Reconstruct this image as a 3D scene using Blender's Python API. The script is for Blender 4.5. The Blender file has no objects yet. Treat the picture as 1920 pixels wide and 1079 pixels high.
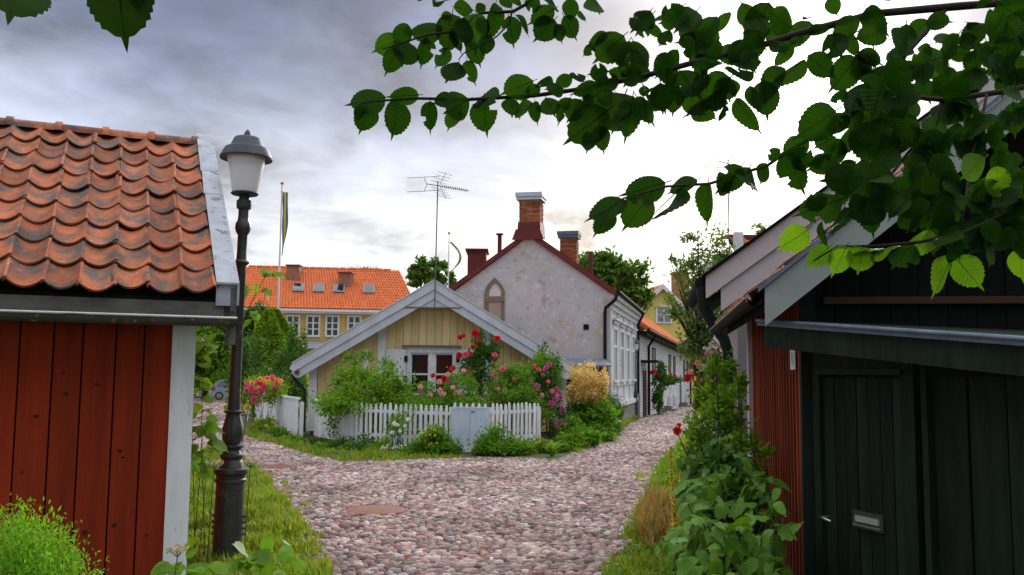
import bpy, math, random
import numpy as np
from mathutils import Vector, Matrix, noise as mnoise
from mathutils.geometry import tessellate_polygon
random.seed(7); rng = np.random.default_rng(7)
R = math.radians
sc = bpy.context.scene
C = sc.collection

# ------------------------------------------------------------------ camera
F_PX, H = 1700.0, 1.7
PITCH, ROLL = math.atan((700 - 539.5) / F_PX), R(0.5)
_r0 = Vector((1, 0, 0)); _u0 = Vector((0, -math.sin(PITCH), math.cos(PITCH))); _f = Vector((0, math.cos(PITCH), math.sin(PITCH)))
_r = math.cos(ROLL) * _r0 + math.sin(ROLL) * _u0
_u = -math.sin(ROLL) * _r0 + math.cos(ROLL) * _u0
cam = bpy.data.cameras.new('camera'); camo = bpy.data.objects.new('camera', cam); C.objects.link(camo)
cam.sensor_width = 36; cam.lens = 36 * F_PX / 1920; cam.clip_end = 3000; cam.clip_start = .05
camo.matrix_world = Matrix(((_r.x, _u.x, -_f.x, 0), (_r.y, _u.y, -_f.y, 0), (_r.z, _u.z, -_f.z, H), (0, 0, 0, 1)))
sc.camera = camo

# ------------------------------------------------------------------ sky and sun
SUN_AZ, SUN_EL = R(17.5), R(19)
world = bpy.data.worlds.new('World'); sc.world = world; world.use_nodes = True
nt = world.node_tree; nt.nodes.clear()
def _n(t, **k):
    n = nt.nodes.new(t)
    for a, b in k.items(): setattr(n, a, b)
    return n
def _l(a, b): nt.links.new(a, b)
def _math(op, a, b=None, clamp=False):
    n = _n('ShaderNodeMath', operation=op); n.use_clamp = clamp
    for i, x in enumerate((a, b)):
        if x is None: continue
        if isinstance(x, (int, float)): n.inputs[i].default_value = x
        else: _l(x, n.inputs[i])
    return n.outputs[0]
sky = _n('ShaderNodeTexSky', sky_type='NISHITA'); sky.sun_disc = False
sky.sun_elevation = SUN_EL; sky.sun_rotation = SUN_AZ; sky.dust_density = 2
tc = _n('ShaderNodeTexCoord'); sep = _n('ShaderNodeSeparateXYZ'); _l(tc.outputs['Generated'], sep.inputs[0])
zz = _math('ADD', _math('MAXIMUM', sep.outputs[2], 0.0), 0.16)
div = _n('ShaderNodeVectorMath', operation='DIVIDE'); _l(tc.outputs['Generated'], div.inputs[0])
comb = _n('ShaderNodeCombineXYZ'); _l(zz, comb.inputs[0]); _l(zz, comb.inputs[1]); comb.inputs[2].default_value = 1.0; _l(comb.outputs[0], div.inputs[1])
def cloud(scale, detail, dist, off):
    mp = _n('ShaderNodeMapping'); _l(div.outputs[0], mp.inputs[0]); mp.inputs['Location'].default_value = off; mp.inputs['Scale'].default_value = (1, .8, 1)
    n = _n('ShaderNodeTexNoise'); _l(mp.outputs[0], n.inputs['Vector']); n.inputs['Scale'].default_value = scale
    n.inputs['Detail'].default_value = detail; n.inputs['Roughness'].default_value = .55; n.inputs['Distortion'].default_value = dist
    return n.outputs['Fac']
n1 = cloud(.55, 6, .3, (3.1, 1.7, 0)); n2 = cloud(2.1, 9, .35, (7.3, 2.2, .5))
zw = _math('ADD', sep.outputs[2], _math('ADD', _math('MULTIPLY', _math('SUBTRACT', n1, .5), .30), _math('MULTIPLY', _math('SUBTRACT', n2, .5), .17)))
ramp = _n('ShaderNodeValToRGB'); _l(zw, ramp.inputs[0])
els = ramp.color_ramp.elements
stops = [(0.0, (.53, .525, .53)), (.12, (.465, .475, .50)), (.19, (.385, .405, .45)), (.24, (.255, .28, .35)), (.295, (.155, .178, .25)), (.37, (.085, .102, .158)), (.45, (.14, .16, .22)), (.6, (.72, .74, .79)), (1.0, (1.5, 1.5, 1.52))]
els[0].position = stops[0][0]; els[0].color = stops[0][1] + (1,)
els[1].position = stops[-1][0]; els[1].color = stops[-1][1] + (1,)
for p, c in stops[1:-1]:
    e = els.new(p); e.color = c + (1,)
# cloud relief
n3 = cloud(5.0, 8, .5, (1.3, 9.2, .2))
hz = _n('ShaderNodeVectorMath', operation='DOT_PRODUCT'); _l(tc.outputs['Generated'], hz.inputs[0]); hz.inputs[1].default_value = (math.sin(SUN_AZ), math.cos(SUN_AZ), 0)
az = _math('ADD', _math('MULTIPLY', hz.outputs['Value'], .17), .83)     # cloud is brighter on the sun's side of the sky
rel = _math('MULTIPLY', az, _math('MAXIMUM', _math('ADD', _math('ADD', _math('MULTIPLY', n2, 3.2), _math('MULTIPLY', n3, 1.0)), -1.08), .35))
relv = _n('ShaderNodeVectorMath', operation='SCALE'); _l(ramp.outputs[0], relv.inputs[0]); _l(rel, relv.inputs['Scale'])
# brighter cloud round the hidden sun
dot = _n('ShaderNodeVectorMath', operation='DOT_PRODUCT'); _l(tc.outputs['Generated'], dot.inputs[0])
SUND = Vector((math.sin(SUN_AZ) * math.cos(SUN_EL), math.cos(SUN_AZ) * math.cos(SUN_EL), math.sin(SUN_EL)))
dot.inputs[1].default_value = SUND
dp = _math('MAXIMUM', dot.outputs['Value'], 0.0)
glow = _math('ADD', _math('MULTIPLY', _math('POWER', dp, 220.0), 1.1), _math('MULTIPLY', _math('POWER', dp, 30.0), .16))
gv = _n('ShaderNodeCombineXYZ'); [_l(glow, gv.inputs[i]) for i in range(3)]
add = _n('ShaderNodeVectorMath', operation='ADD'); _l(relv.outputs[0], add.inputs[0]); _l(gv.outputs[0], add.inputs[1])
sc10 = _n('ShaderNodeVectorMath', operation='SCALE'); _l(add.outputs[0], sc10.inputs[0]); sc10.inputs['Scale'].default_value = 10.0
mix = _n('ShaderNodeMix', data_type='RGBA'); mix.inputs[0].default_value = .93
_l(sky.outputs[0], mix.inputs[6]); _l(sc10.outputs[0], mix.inputs[7])
bg = _n('ShaderNodeBackground'); bg.inputs['Strength'].default_value = .1; _l(mix.outputs[2], bg.inputs[0])
out = _n('ShaderNodeOutputWorld'); _l(bg.outputs[0], out.inputs[0])
sun = bpy.data.lights.new('sun', 'SUN'); sun.energy = 1.5; sun.angle = R(14); sun.color = (1, .95, .86)
suno = bpy.data.objects.new('sun', sun); C.objects.link(suno)
suno.rotation_euler = (-SUND).to_track_quat('-Z', 'Y').to_euler(); suno.location = SUND * 60
vs = sc.view_settings; vs.view_transform = 'Standard'; vs.look = 'None'; vs.gamma = 1; vs.use_curve_mapping = False
vs.exposure = 1.05
sc.cycles.max_bounces = 8; sc.cycles.transparent_max_bounces = 12

# ------------------------------------------------------------------ pixels to places
def gz(y): return -0.0115 * min(max(0.0, y - 26), 64)
def ray(px, py):
    return (_f + _r * ((px - 960) / F_PX) + _u * ((539.5 - py) / F_PX))
def W(px, py, D):
    d = ray(px, py); return Vector((0, 0, H)) + d * (D / d.y)
def gp(px, py):
    d = ray(px, py); D = 15.0
    for _ in range(60): D = .5 * D + .5 * min(200, (H - gz(D)) / max(1e-4, -d.z / d.y))
    return Vector((d.x / d.y * D, D, gz(D)))
def pxof(p):
    v = Vector(p) - Vector((0, 0, H)); d = v.dot(_f)
    return (960 + F_PX * v.dot(_r) / d, 539.5 - F_PX * v.dot(_u) / d)

# ------------------------------------------------------------------ mesh helpers
class Fr:
    def __init__(s, o, ang=0.0):
        s.o = Vector(o); s.e = Vector((math.cos(ang), math.sin(ang), 0)); s.n = Vector((-math.sin(ang), math.cos(ang), 0)); s.a = ang
    def __call__(s, u, v, w): return s.o + s.e * u + s.n * v + Vector((0, 0, w))
ID = Fr((0, 0, 0))
WL = {}
class MB:
    def __init__(s): s.v = []; s.f = []
    def add(s, vs, fs):
        b = len(s.v); s.v += [tuple(x) for x in vs]; s.f += [tuple(i + b for i in f) for f in fs]; return s
    def box(s, u0, u1, v0, v1, w0, w1, F=ID):
        return s.add([F(u, v, w) for w in (w0, w1) for v in (v0, v1) for u in (u0, u1)],
                     [(0, 2, 3, 1), (4, 5, 7, 6), (0, 1, 5, 4), (2, 6, 7, 3), (0, 4, 6, 2), (1, 3, 7, 5)])
    def hexa(s, a, b):      # two quads (lists of four points) joined
        return s.add(list(a) + list(b), [(3, 2, 1, 0), (4, 5, 6, 7), (0, 1, 5, 4), (1, 2, 6, 5), (2, 3, 7, 6), (3, 0, 4, 7)])
    def slab(s, poly, v0, v1, F=ID):     # polygon in (u,w), extruded over v
        n = len(poly)
        vs = [F(u, v0, w) for u, w in poly] + [F(u, v1, w) for u, w in poly]
        return s.add(vs, [tuple(range(n)), tuple(range(2 * n - 1, n - 1, -1))] + [(i, i + n, (i + 1) % n + n, (i + 1) % n) for i in range(n)])
    def tube(s, pts, rad, n=8, cap=True):
        pts = [Vector(p) for p in pts]
        if isinstance(rad, (int, float)): rad = [rad] * len(pts)
        base = len(s.v); ref = Vector((0, 0, 1)); prev = None
        for i, p in enumerate(pts):
            t = (pts[min(i + 1, len(pts) - 1)] - pts[max(i - 1, 0)]).normalized()
            if prev is None:
                a = t.cross(ref) if abs(t.dot(ref)) < .95 else t.cross(Vector((1, 0, 0)))
            else: a = prev - t * prev.dot(t)
            a.normalize(); prev = a; b = t.cross(a)
            for k in range(n):
                th = 2 * math.pi * k / n
                s.v.append(tuple(p + (a * math.cos(th) + b * math.sin(th)) * rad[i]))
        for i in range(len(pts) - 1):
            for k in range(n):
                s.f.append((base + i * n + k, base + i * n + (k + 1) % n, base + (i + 1) * n + (k + 1) % n, base + (i + 1) * n + k))
        if cap:
            s.f.append(tuple(base + k for k in range(n - 1, -1, -1))); s.f.append(tuple(base + (len(pts) - 1) * n + k for k in range(n)))
        return s
    def lathe(s, c, prof, n=24, mod=None, lean=(0, 0)):
        base = len(s.v)
        for r, z in prof:
            for k in range(n):
                th = 2 * math.pi * k / n; rr = r * (mod(th, z) if mod else 1)
                s.v.append((c[0] + lean[0] * z + rr * math.cos(th), c[1] + lean[1] * z + rr * math.sin(th), c[2] + z))
        for i in range(len(prof) - 1):
            for k in range(n):
                s.f.append((base + i * n + k, base + i * n + (k + 1) % n, base + (i + 1) * n + (k + 1) % n, base + (i + 1) * n + k))
        s.f.append(tuple(base + k for k in range(n - 1, -1, -1))); s.f.append(tuple(base + (len(prof) - 1) * n + k for k in range(n)))
        return s
    def build(s, name, m, parent=None, smooth=False, ang=None):
        o0 = WL.get(parent.name, Vector()) if parent else Vector()
        me = bpy.data.meshes.new(name)
        me.from_pydata([(x - o0.x, y - o0.y, z - o0.z) for x, y, z in s.v], [], s.f); me.update()
        return link(name, me, m, parent, smooth, ang)
def link(name, me, m, parent=None, smooth=False, ang=None):
    if m and not me.materials: me.materials.append(m)
    if smooth or ang:
        me.polygons.foreach_set('use_smooth', [True] * len(me.polygons))
        if ang: me.set_sharp_from_angle(angle=R(ang))
    o = bpy.data.objects.new(name, me); C.objects.link(o)
    if parent: o.parent = parent; WL[o.name] = WL[parent.name]
    else: WL[o.name] = Vector()
    return o
def npmesh(name, v, f, m, parent=None, smooth=False):
    o0 = WL[parent.name] if parent else Vector()
    me = bpy.data.meshes.new(name); v = np.asarray(v, dtype=np.float32) - np.array(o0, dtype=np.float32); f = np.asarray(f, dtype=np.int32)
    k = f.shape[1]
    me.vertices.add(len(v)); me.vertices.foreach_set('co', v.ravel())
    me.loops.add(f.size); me.loops.foreach_set('vertex_index', f.ravel())
    me.polygons.add(len(f)); me.polygons.foreach_set('loop_start', np.arange(0, f.size, k, dtype=np.int32))
    me.update(calc_edges=True); me.validate()
    return link(name, me, m, parent, smooth)
def inst(name, me, mw, parent):      # shared mesh placed by a matrix under a translation-only parent
    o = bpy.data.objects.new(name, me); C.objects.link(o)
    o.parent = parent; m = mw.copy(); m.translation -= WL[parent.name]; o.matrix_basis = m
    WL[o.name] = WL[parent.name]
    return o
def tag(o, label, cat, group=None):
    o['label'] = label; o['category'] = cat
    if group: o['group'] = group
    return o
def thing(name, loc, label, cat, group=None):
    o = bpy.data.objects.new(name, None); C.objects.link(o); o.location = loc; o.empty_display_size = .2
    WL[o.name] = Vector(loc); return tag(o, label, cat, group)
def struct(o): o['kind'] = 'structure'; return o
def stuff(o): o['kind'] = 'stuff'; return o
def rawmesh(mb, name, m, smooth=False, ang=None):
    me = bpy.data.meshes.new(name); me.from_pydata(mb.v, [], mb.f); me.update(); me.materials.append(m)
    if smooth or ang:
        me.polygons.foreach_set('use_smooth', [True] * len(me.polygons))
        if ang: me.set_sharp_from_angle(angle=R(ang))
    return me

# ------------------------------------------------------------------ materials
def _mk(name):
    m = bpy.data.materials.new(name); m.use_nodes = True; t = m.node_tree; b = t.nodes['Principled BSDF']
    return m, t, b
def _rnd(t):
    g = t.nodes.new('ShaderNodeNewGeometry'); oi = t.nodes.new('ShaderNodeObjectInfo')
    a = t.nodes.new('ShaderNodeMath'); a.operation = 'ADD'; t.links.new(g.outputs['Random Per Island'], a.inputs[0]); t.links.new(oi.outputs['Random'], a.inputs[1])
    f = t.nodes.new('ShaderNodeMath'); f.operation = 'FRACT'; t.links.new(a.outputs[0], f.inputs[0]); return f.outputs[0], oi
def mat(name, c1, c2=None, scale=6, stretch=(1, 1, 1), rough=.7, bump=.2, bscale=None, isl=0., patches=(), metal=0., spec=.22, lo=.35, hi=.65, dist=.01):
    m, t, b = _mk(name); L = t.links.new
    c2 = c2 or tuple(x * .75 for x in c1)
    rnd, oi = _rnd(t)
    tcn = t.nodes.new('ShaderNodeTexCoord'); off = t.nodes.new('ShaderNodeVectorMath'); off.operation = 'ADD'
    sv = t.nodes.new('ShaderNodeVectorMath'); sv.operation = 'SCALE'; sv.inputs[0].default_value = (17, 29, 41); L(oi.outputs['Random'], sv.inputs['Scale'])
    L(tcn.outputs['Object'], off.inputs[0]); L(sv.outputs[0], off.inputs[1])
    mp = t.nodes.new('ShaderNodeMapping'); mp.inputs['Scale'].default_value = stretch; L(off.outputs[0], mp.inputs[0])
    def noise(s, d=6):
        n = t.nodes.new('ShaderNodeTexNoise'); n.inputs['Scale'].default_value = s; n.inputs['Detail'].default_value = d; n.inputs['Roughness'].default_value = .6
        L(mp.outputs[0], n.inputs['Vector']); return n.outputs['Fac']
    def mr(x, a, c):
        n = t.nodes.new('ShaderNodeMapRange'); n.inputs[1].default_value = a; n.inputs[2].default_value = c; L(x, n.inputs[0]); return n.outputs[0]
    def mixc(f, a, c):
        n = t.nodes.new('ShaderNodeMix'); n.data_type = 'RGBA'; L(f, n.inputs[0])
        for i, x in ((6, a), (7, c)):
            if isinstance(x, tuple): n.inputs[i].default_value = x[:3] + (1,)
            else: L(x, n.inputs[i])
        return n.outputs[2]
    col = mixc(mr(noise(scale), lo, hi), c1, c2)
    for pc, ps, pl, ph in patches: col = mixc(mr(noise(ps, 8), pl, ph), col, pc)
    if isl:
        hs = t.nodes.new('ShaderNodeHueSaturation'); L(col, hs.inputs['Color'])
        v = t.nodes.new('ShaderNodeMapRange'); v.inputs[3].default_value = 1 - isl; v.inputs[4].default_value = 1 + isl; L(rnd, v.inputs[0]); L(v.outputs[0], hs.inputs['Value']); col = hs.outputs[0]
    L(col, b.inputs['Base Color']); b.inputs['Roughness'].default_value = rough; b.inputs['Metallic'].default_value = metal; b.inputs['Specular IOR Level'].default_value = spec
    if bump:
        bn = t.nodes.new('ShaderNodeBump'); bn.inputs['Strength'].default_value = bump; bn.inputs['Distance'].default_value = dist
        L(noise(bscale or scale * 4, 6), bn.inputs['Height']); L(bn.outputs[0], b.inputs['Normal'])
    return m
def rampmat(name, cols, rough=.7, bump=.3, bscale=60, spec=.3, mott=.25):
    m, t, b = _mk(name); L = t.links.new; rnd, oi = _rnd(t)
    r = t.nodes.new('ShaderNodeValToRGB'); r.color_ramp.interpolation = 'LINEAR'; L(rnd, r.inputs[0]); e = r.color_ramp.elements
    e[0].position = 0; e[0].color = cols[0] + (1,); e[1].position = 1; e[1].color = cols[-1] + (1,)
    for i, c in enumerate(cols[1:-1]): x = e.new((i + 1) / (len(cols) - 1)); x.color = c + (1,)
    tcn = t.nodes.new('ShaderNodeTexCoord'); n = t.nodes.new('ShaderNodeTexNoise'); n.inputs['Scale'].default_value = bscale; n.inputs['Detail'].default_value = 5; L(tcn.outputs['Object'], n.inputs['Vector'])
    hs = t.nodes.new('ShaderNodeHueSaturation'); L(r.outputs[0], hs.inputs['Color']); mr = t.nodes.new('ShaderNodeMapRange'); L(n.outputs['Fac'], mr.inputs[0])
    mr.inputs[1].default_value = .3; mr.inputs[2].default_value = .7; mr.inputs[3].default_value = 1 - mott; mr.inputs[4].default_value = 1 + mott; L(mr.outputs[0], hs.inputs['Value'])
    L(hs.outputs[0], b.inputs['Base Color']); b.inputs['Roughness'].default_value = rough; b.inputs['Specular IOR Level'].default_value = spec
    bn = t.nodes.new('ShaderNodeBump'); bn.inputs['Strength'].default_value = bump; bn.inputs['Distance'].default_value = .004; L(n.outputs['Fac'], bn.inputs['Height']); L(bn.outputs[0], b.inputs['Normal'])
    return m
def leafmat(name, cols, trans=.4, rough=.55, spec=.16, veins=False, tint=(1.75, 1.65, .7)):
    m = rampmat(name, cols, rough=rough, spec=spec, bump=.15, bscale=25, mott=.18); t = m.node_tree; L = t.links.new; b = t.nodes['Principled BSDF']
    tr = t.nodes.new('ShaderNodeBsdfTranslucent'); src = b.inputs['Base Color'].links[0].from_socket
    mu = t.nodes.new('ShaderNodeMix'); mu.data_type = 'RGBA'; mu.blend_type = 'MULTIPLY'; mu.inputs[0].default_value = 1; L(src, mu.inputs[6]); mu.inputs[7].default_value = tuple(tint) + (1,); L(mu.outputs[2], tr.inputs[0])
    if veins:
        tcn = t.nodes.new('ShaderNodeTexCoord'); sp = t.nodes.new('ShaderNodeSeparateXYZ'); L(tcn.outputs['Object'], sp.inputs[0])
        ab = t.nodes.new('ShaderNodeMath'); ab.operation = 'ABSOLUTE'; L(sp.outputs[0], ab.inputs[0])
        mm = t.nodes.new('ShaderNodeMath'); mm.operation = 'MULTIPLY_ADD'; L(ab.outputs[0], mm.inputs[0]); mm.inputs[1].default_value = -.9; L(sp.outputs[1], mm.inputs[2])
        si = t.nodes.new('ShaderNodeMath'); si.operation = 'MULTIPLY'; L(mm.outputs[0], si.inputs[0]); si.inputs[1].default_value = 62
        s2 = t.nodes.new('ShaderNodeMath'); s2.operation = 'SINE'; L(si.outputs[0], s2.inputs[0])
        bn = t.nodes.new('ShaderNodeBump'); bn.inputs['Strength'].default_value = .22; bn.inputs['Distance'].default_value = .012; L(s2.outputs[0], bn.inputs['Height']); L(bn.outputs[0], b.inputs['Normal'])
        L(bn.outputs[0], tr.inputs['Normal'])
    ms = t.nodes.new('ShaderNodeMixShader'); ms.inputs[0].default_value = trans; L(b.outputs[0], ms.inputs[1]); L(tr.outputs[0], ms.inputs[2])
    L(ms.outputs[0], t.nodes['Material Output'].inputs[0]); return m
def brickmat(name, c1, c2, mortar, bw=.25, rh=.08, rough=.8, bump=.6, axis='xz', ang=0):
    m, t, b = _mk(name); L = t.links.new
    tcn = t.nodes.new('ShaderNodeTexCoord'); mp = t.nodes.new('ShaderNodeMapping'); mp.inputs['Rotation'].default_value = (0, 0, -ang); L(tcn.outputs['Object'], mp.inputs[0])
    sp = t.nodes.new('ShaderNodeSeparateXYZ'); L(mp.outputs[0], sp.inputs[0]); cb = t.nodes.new('ShaderNodeCombineXYZ')
    ad = t.nodes.new('ShaderNodeMath'); ad.operation = 'ADD'; L(sp.outputs[0], ad.inputs[0]); L(sp.outputs[1], ad.inputs[1])
    L(ad.outputs[0], cb.inputs[0]); L(sp.outputs[2], cb.inputs[1])
    br = t.nodes.new('ShaderNodeTexBrick'); L(cb.outputs[0], br.inputs['Vector']); br.inputs['Scale'].default_value = 1; br.inputs['Brick Width'].default_value = bw; br.inputs['Row Height'].default_value = rh
    br.inputs['Mortar Size'].default_value = .008; br.inputs['Color1'].default_value = c1 + (1,); br.inputs['Color2'].default_value = c2 + (1,); br.inputs['Mortar'].default_value = mortar + (1,)
    n = t.nodes.new('ShaderNodeTexNoise'); n.inputs['Scale'].default_value = 3; L(tcn.outputs['Object'], n.inputs['Vector']); hs = t.nodes.new('ShaderNodeHueSaturation')
    mr = t.nodes.new('ShaderNodeMapRange'); L(n.outputs['Fac'], mr.inputs[0]); mr.inputs[1].default_value = .3; mr.inputs[2].default_value = .7; mr.inputs[3].default_value = .85; mr.inputs[4].default_value = 1.1; L(mr.outputs[0], hs.inputs['Value'])
    L(br.outputs['Color'], hs.inputs['Color']); L(hs.outputs[0], b.inputs['Base Color']); b.inputs['Roughness'].default_value = rough
    bn = t.nodes.new('ShaderNodeBump'); bn.invert = True; bn.inputs['Strength'].default_value = bump; bn.inputs['Distance'].default_value = .02; L(br.outputs['Fac'], bn.inputs['Height']); L(bn.outputs[0], b.inputs['Normal'])
    return m

m_soil = mat('soil', (.07, .06, .03), (.06, .09, .025), 1.2, bump=.5, bscale=30, rough=.95)
m_mortar = mat('joint_sand', (.085, .038, .036), (.045, .028, .026), 2.5, bump=.6, bscale=60, rough=.95, patches=(((.05, .075, .025), .9, .55, .68),))
m_cob = rampmat('cobble_granite', [(.24, .12, .12), (.42, .28, .26), (.30, .28, .29), (.14, .07, .075), (.52, .43, .39), (.13, .145, .165), (.34, .19, .175), (.48, .38, .34), (.18, .12, .12), (.62, .55, .50), (.28, .18, .17)], rough=.75, bump=.5, bscale=28, mott=.28, spec=.12)
_t = m_cob.node_tree; _L = _t.links.new; _bs = _t.nodes['Principled BSDF']; _src = _bs.inputs['Base Color'].links[0].from_socket
_g = _t.nodes.new('ShaderNodeNewGeometry'); _nz = _t.nodes.new('ShaderNodeTexNoise'); _nz.inputs['Scale'].default_value = .55; _nz.inputs['Detail'].default_value = 5; _nz.inputs['Roughness'].default_value = .65; _L(_g.outputs['Position'], _nz.inputs['Vector'])
_rp = _t.nodes.new('ShaderNodeValToRGB'); _L(_nz.outputs['Fac'], _rp.inputs[0]); _e = _rp.color_ramp.elements; _e[0].position = .34; _e[0].color = (.60, .57, .55, 1); _e[1].position = .62; _e[1].color = (1.18, 1.16, 1.14, 1)
_mx = _t.nodes.new('ShaderNodeMix'); _mx.data_type = 'RGBA'; _mx.blend_type = 'MULTIPLY'; _mx.inputs[0].default_value = 1; _L(_src, _mx.inputs[6]); _L(_rp.outputs[0], _mx.inputs[7]); _L(_mx.outputs[2], _bs.inputs['Base Color'])
m_cobfar = rampmat('cobble_far', [(.40, .27, .26), (.40, .30, .29)], mott=.35, bscale=9)
m_tile = mat('clay_pantile', (.46, .135, .05), (.29, .08, .033), 5, rough=.75, bump=.35, bscale=55, isl=.30, patches=(((.10, .078, .068), 5.2, .43, .60), ((.36, .33, .30), 15, .66, .72), ((.20, .20, .17), 22, .60, .68)))
m_tile2 = mat('orange_tile', (.62, .17, .055), (.52, .13, .045), 3, rough=.75, bump=.4, isl=.22)
m_redplank = mat('falu_red_plank', (.35, .036, .008), (.19, .02, .006), 3, stretch=(3, 3, .25), rough=.85, bump=.5, bscale=40, isl=.22, lo=.3, hi=.7, patches=(((.06, .014, .008), 5.5, .66, .76),))
m_knot = mat('plank_knot', (.075, .018, .01), (.04, .012, .008), 30, rough=.9)
m_white = mat('white_paint_worn', (.80, .81, .84), (.68, .69, .73), 4, stretch=(2, 2, .6), rough=.6, bump=.3, bscale=45, isl=.08, patches=(((.40, .39, .37), 7, .62, .74), ((.20, .19, .18), 26, .68, .74)))
m_barge = mat('barge_paint', (.60, .63, .70), (.50, .53, .60), 3, rough=.6, bump=.25, bscale=40, isl=.05, patches=(((.28, .29, .31), 7, .69, .77),))
m_lead = mat('verge_metal', (.40, .43, .48), (.28, .30, .35), 5, rough=.5, bump=.3, bscale=25, patches=(((.09, .09, .10), 6, .60, .70), ((.16, .17, .17), 16, .60, .66)))
m_gutter = mat('gutter_metal', (.09, .09, .085), (.06, .06, .055), 6, rough=.6, bump=.3, patches=(((.34, .33, .30), 9, .64, .70), ((.35, .14, .06), 11, .63, .68)))
m_greywood = mat('grey_weathered_wood', (.16, .155, .14), (.10, .10, .09), 5, stretch=(.5, 3, 3), rough=.9, bump=.5)
m_dark = mat('tarred_black', (.007, .008, .0075), (.004, .005, .0045), 6, stretch=(3, 3, .4), rough=.85, bump=.3, isl=.3, spec=.12)
m_blackgreen = mat('blackgreen_paint', (.014, .026, .018), (.007, .013, .009), 5, stretch=(3, 3, .4), rough=.7, bump=.35, bscale=30, isl=.35, spec=.15)
m_iron = mat('cast_iron', (.052, .054, .051), (.032, .033, .031), 9, rough=.45, bump=.3, bscale=50, metal=.25, spec=.5, patches=(((.12, .11, .085), 6, .58, .72),))
m_lampcap = mat('lamp_cap_metal', (.06, .066, .078), (.04, .045, .052), 12, rough=.5, bump=.15, metal=.3)
m_yellow = mat('ochre_board', (.80, .62, .33), (.71, .52, .25), 4, stretch=(3, 3, .4), rough=.75, bump=.3, isl=.10, patches=(((.35, .23, .09), 8, .68, .76),))
m_yellow2 = mat('yellow_house_board', (.74, .50, .12), (.66, .44, .10), 3, rough=.75, bump=.2, isl=.06)
m_yelplaster = mat('yellow_plaster', (.76, .60, .19), (.68, .53, .16), 2, rough=.85, bump=.2)
m_plaster = mat('worn_plaster', (.54, .565, .625), (.47, .49, .55), 1.1, rough=.9, bump=.5, bscale=14, dist=.03, patches=(((.48, .455, .42), .9, .50, .64), ((.40, .36, .31), 2.6, .57, .67), ((.34, .30, .26), 9, .62, .68), ((.62, .62, .66), 5, .58, .66), ((.33, .25, .20), 11, .68, .73)))
m_stone = mat('niche_stone', (.24, .19, .155), (.18, .14, .12), 5, rough=.9, bump=.5)
m_nichefill = mat('niche_plaster', (.42, .35, .31), (.36, .29, .25), 3, rough=.9)
m_redmetal = mat('red_roof_metal', (.17, .032, .03), (.12, .025, .024), 4, rough=.5, bump=.2, patches=(((.22, .12, .11), 8, .64, .74),))
m_blackpipe = mat('black_pipe', (.014, .016, .017), (.010, .011, .012), 8, rough=.75, bump=.1, spec=.12)
m_greypipe = mat('grey_pipe', (.22, .24, .26), (.17, .19, .2), 8, rough=.5, bump=.1)
m_brick = mat('chimney_brick', (.36, .135, .065), (.26, .09, .045), 8, rough=.85, bump=.4, isl=.35)
m_brickfar = brickmat('far_chimney_brick', (.40, .14, .07), (.30, .10, .05), (.35, .28, .22))
m_chimcap = mat('chimney_cap_metal', (.55, .62, .72), (.45, .50, .58), 6, rough=.4, bump=.1, metal=.2)
m_whitewash = mat('white_facade', (.66, .66, .68), (.58, .58, .61), 3, rough=.7, bump=.15)
m_glass = mat('window_glass', (.012, .013, .015), (.02, .018, .016), 2, rough=.06, bump=0, spec=.6)
m_darkglass = mat('dark_far_glass', (.02, .021, .024), (.012, .012, .014), 2, rough=.4, bump=0, spec=.15)
m_curtain = mat('curtain', (.35, .36, .38), (.15, .16, .18), 2.5, rough=.3, bump=0)
m_plinth = mat('stone_plinth', (.22, .20, .19), (.15, .14, .13), 4, rough=.95, bump=.6)
m_pinkboard = mat('pink_white_board', (.60, .535, .545), (.54, .48, .49), 3, rough=.7, bump=.2, isl=.05, patches=(((.42, .38, .38), 14, .68, .74),))
m_greenbarge = mat('pale_green_barge', (.29, .325, .315), (.25, .28, .275), 5, rough=.6, bump=.2, patches=(((.12, .13, .12), 18, .68, .74),))
m_bluelead = mat('blue_metal_edge', (.17, .21, .28), (.10, .125, .17), 6, rough=.4, bump=.2, metal=.3)
m_redbatten = mat('falu_red_batten', (.32, .055, .015), (.2, .032, .010), 5, stretch=(3, 3, .3), rough=.85, bump=.5, isl=.3)
m_darkred = mat('dark_red_gap', (.045, .010, .006), (.03, .008, .005), 6, rough=.95)
m_brownbeam = mat('brown_beam', (.065, .03, .018), (.05, .022, .014), 6, rough=.8)
m_steel = mat('steel', (.55, .55, .54), (.4, .4, .4), 20, rough=.3, metal=.8, bump=0)
m_alu = mat('antenna_metal', (.16, .16, .17), (.11, .11, .12), 10, rough=.5, metal=.4, bump=0)
m_flagwhite = mat('flagpole_white', (.75, .75, .76), (.68, .68, .7), 5, rough=.4, bump=0)
m_rust = mat('rusty_manhole', (.20, .085, .058), (.15, .068, .05), 14, rough=.8, bump=.5, bscale=50)
m_bark = mat('bark', (.055, .042, .032), (.035, .028, .022), 12, stretch=(3, 3, .6), rough=.95, bump=.8)
m_twig = mat('twig_bark', (.030, .022, .018), (.02, .016, .013), 30, rough=.9, bump=.3)
m_stem = mat('green_stem', (.07, .11, .03), (.06, .07, .03), 20, rough=.7, bump=0)
m_rubber = mat('tyre', (.015, .015, .015), rough=.8)
m_carpaint = mat('car_paint', (.20, .29, .38), (.19, .28, .37), 5, rough=.25, bump=0, metal=.4, spec=.6)
m_redlamp = mat('tail_lamp', (.45, .02, .015), rough=.2, bump=0)
m_blueflag = mat('flag_blue', (.07, .18, .33), (.025, .08, .2), 5, rough=.8, bump=0)
m_yelflag = mat('flag_yellow', (.68, .47, .06), (.6, .42, .06), 5, rough=.8, bump=0)
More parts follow.
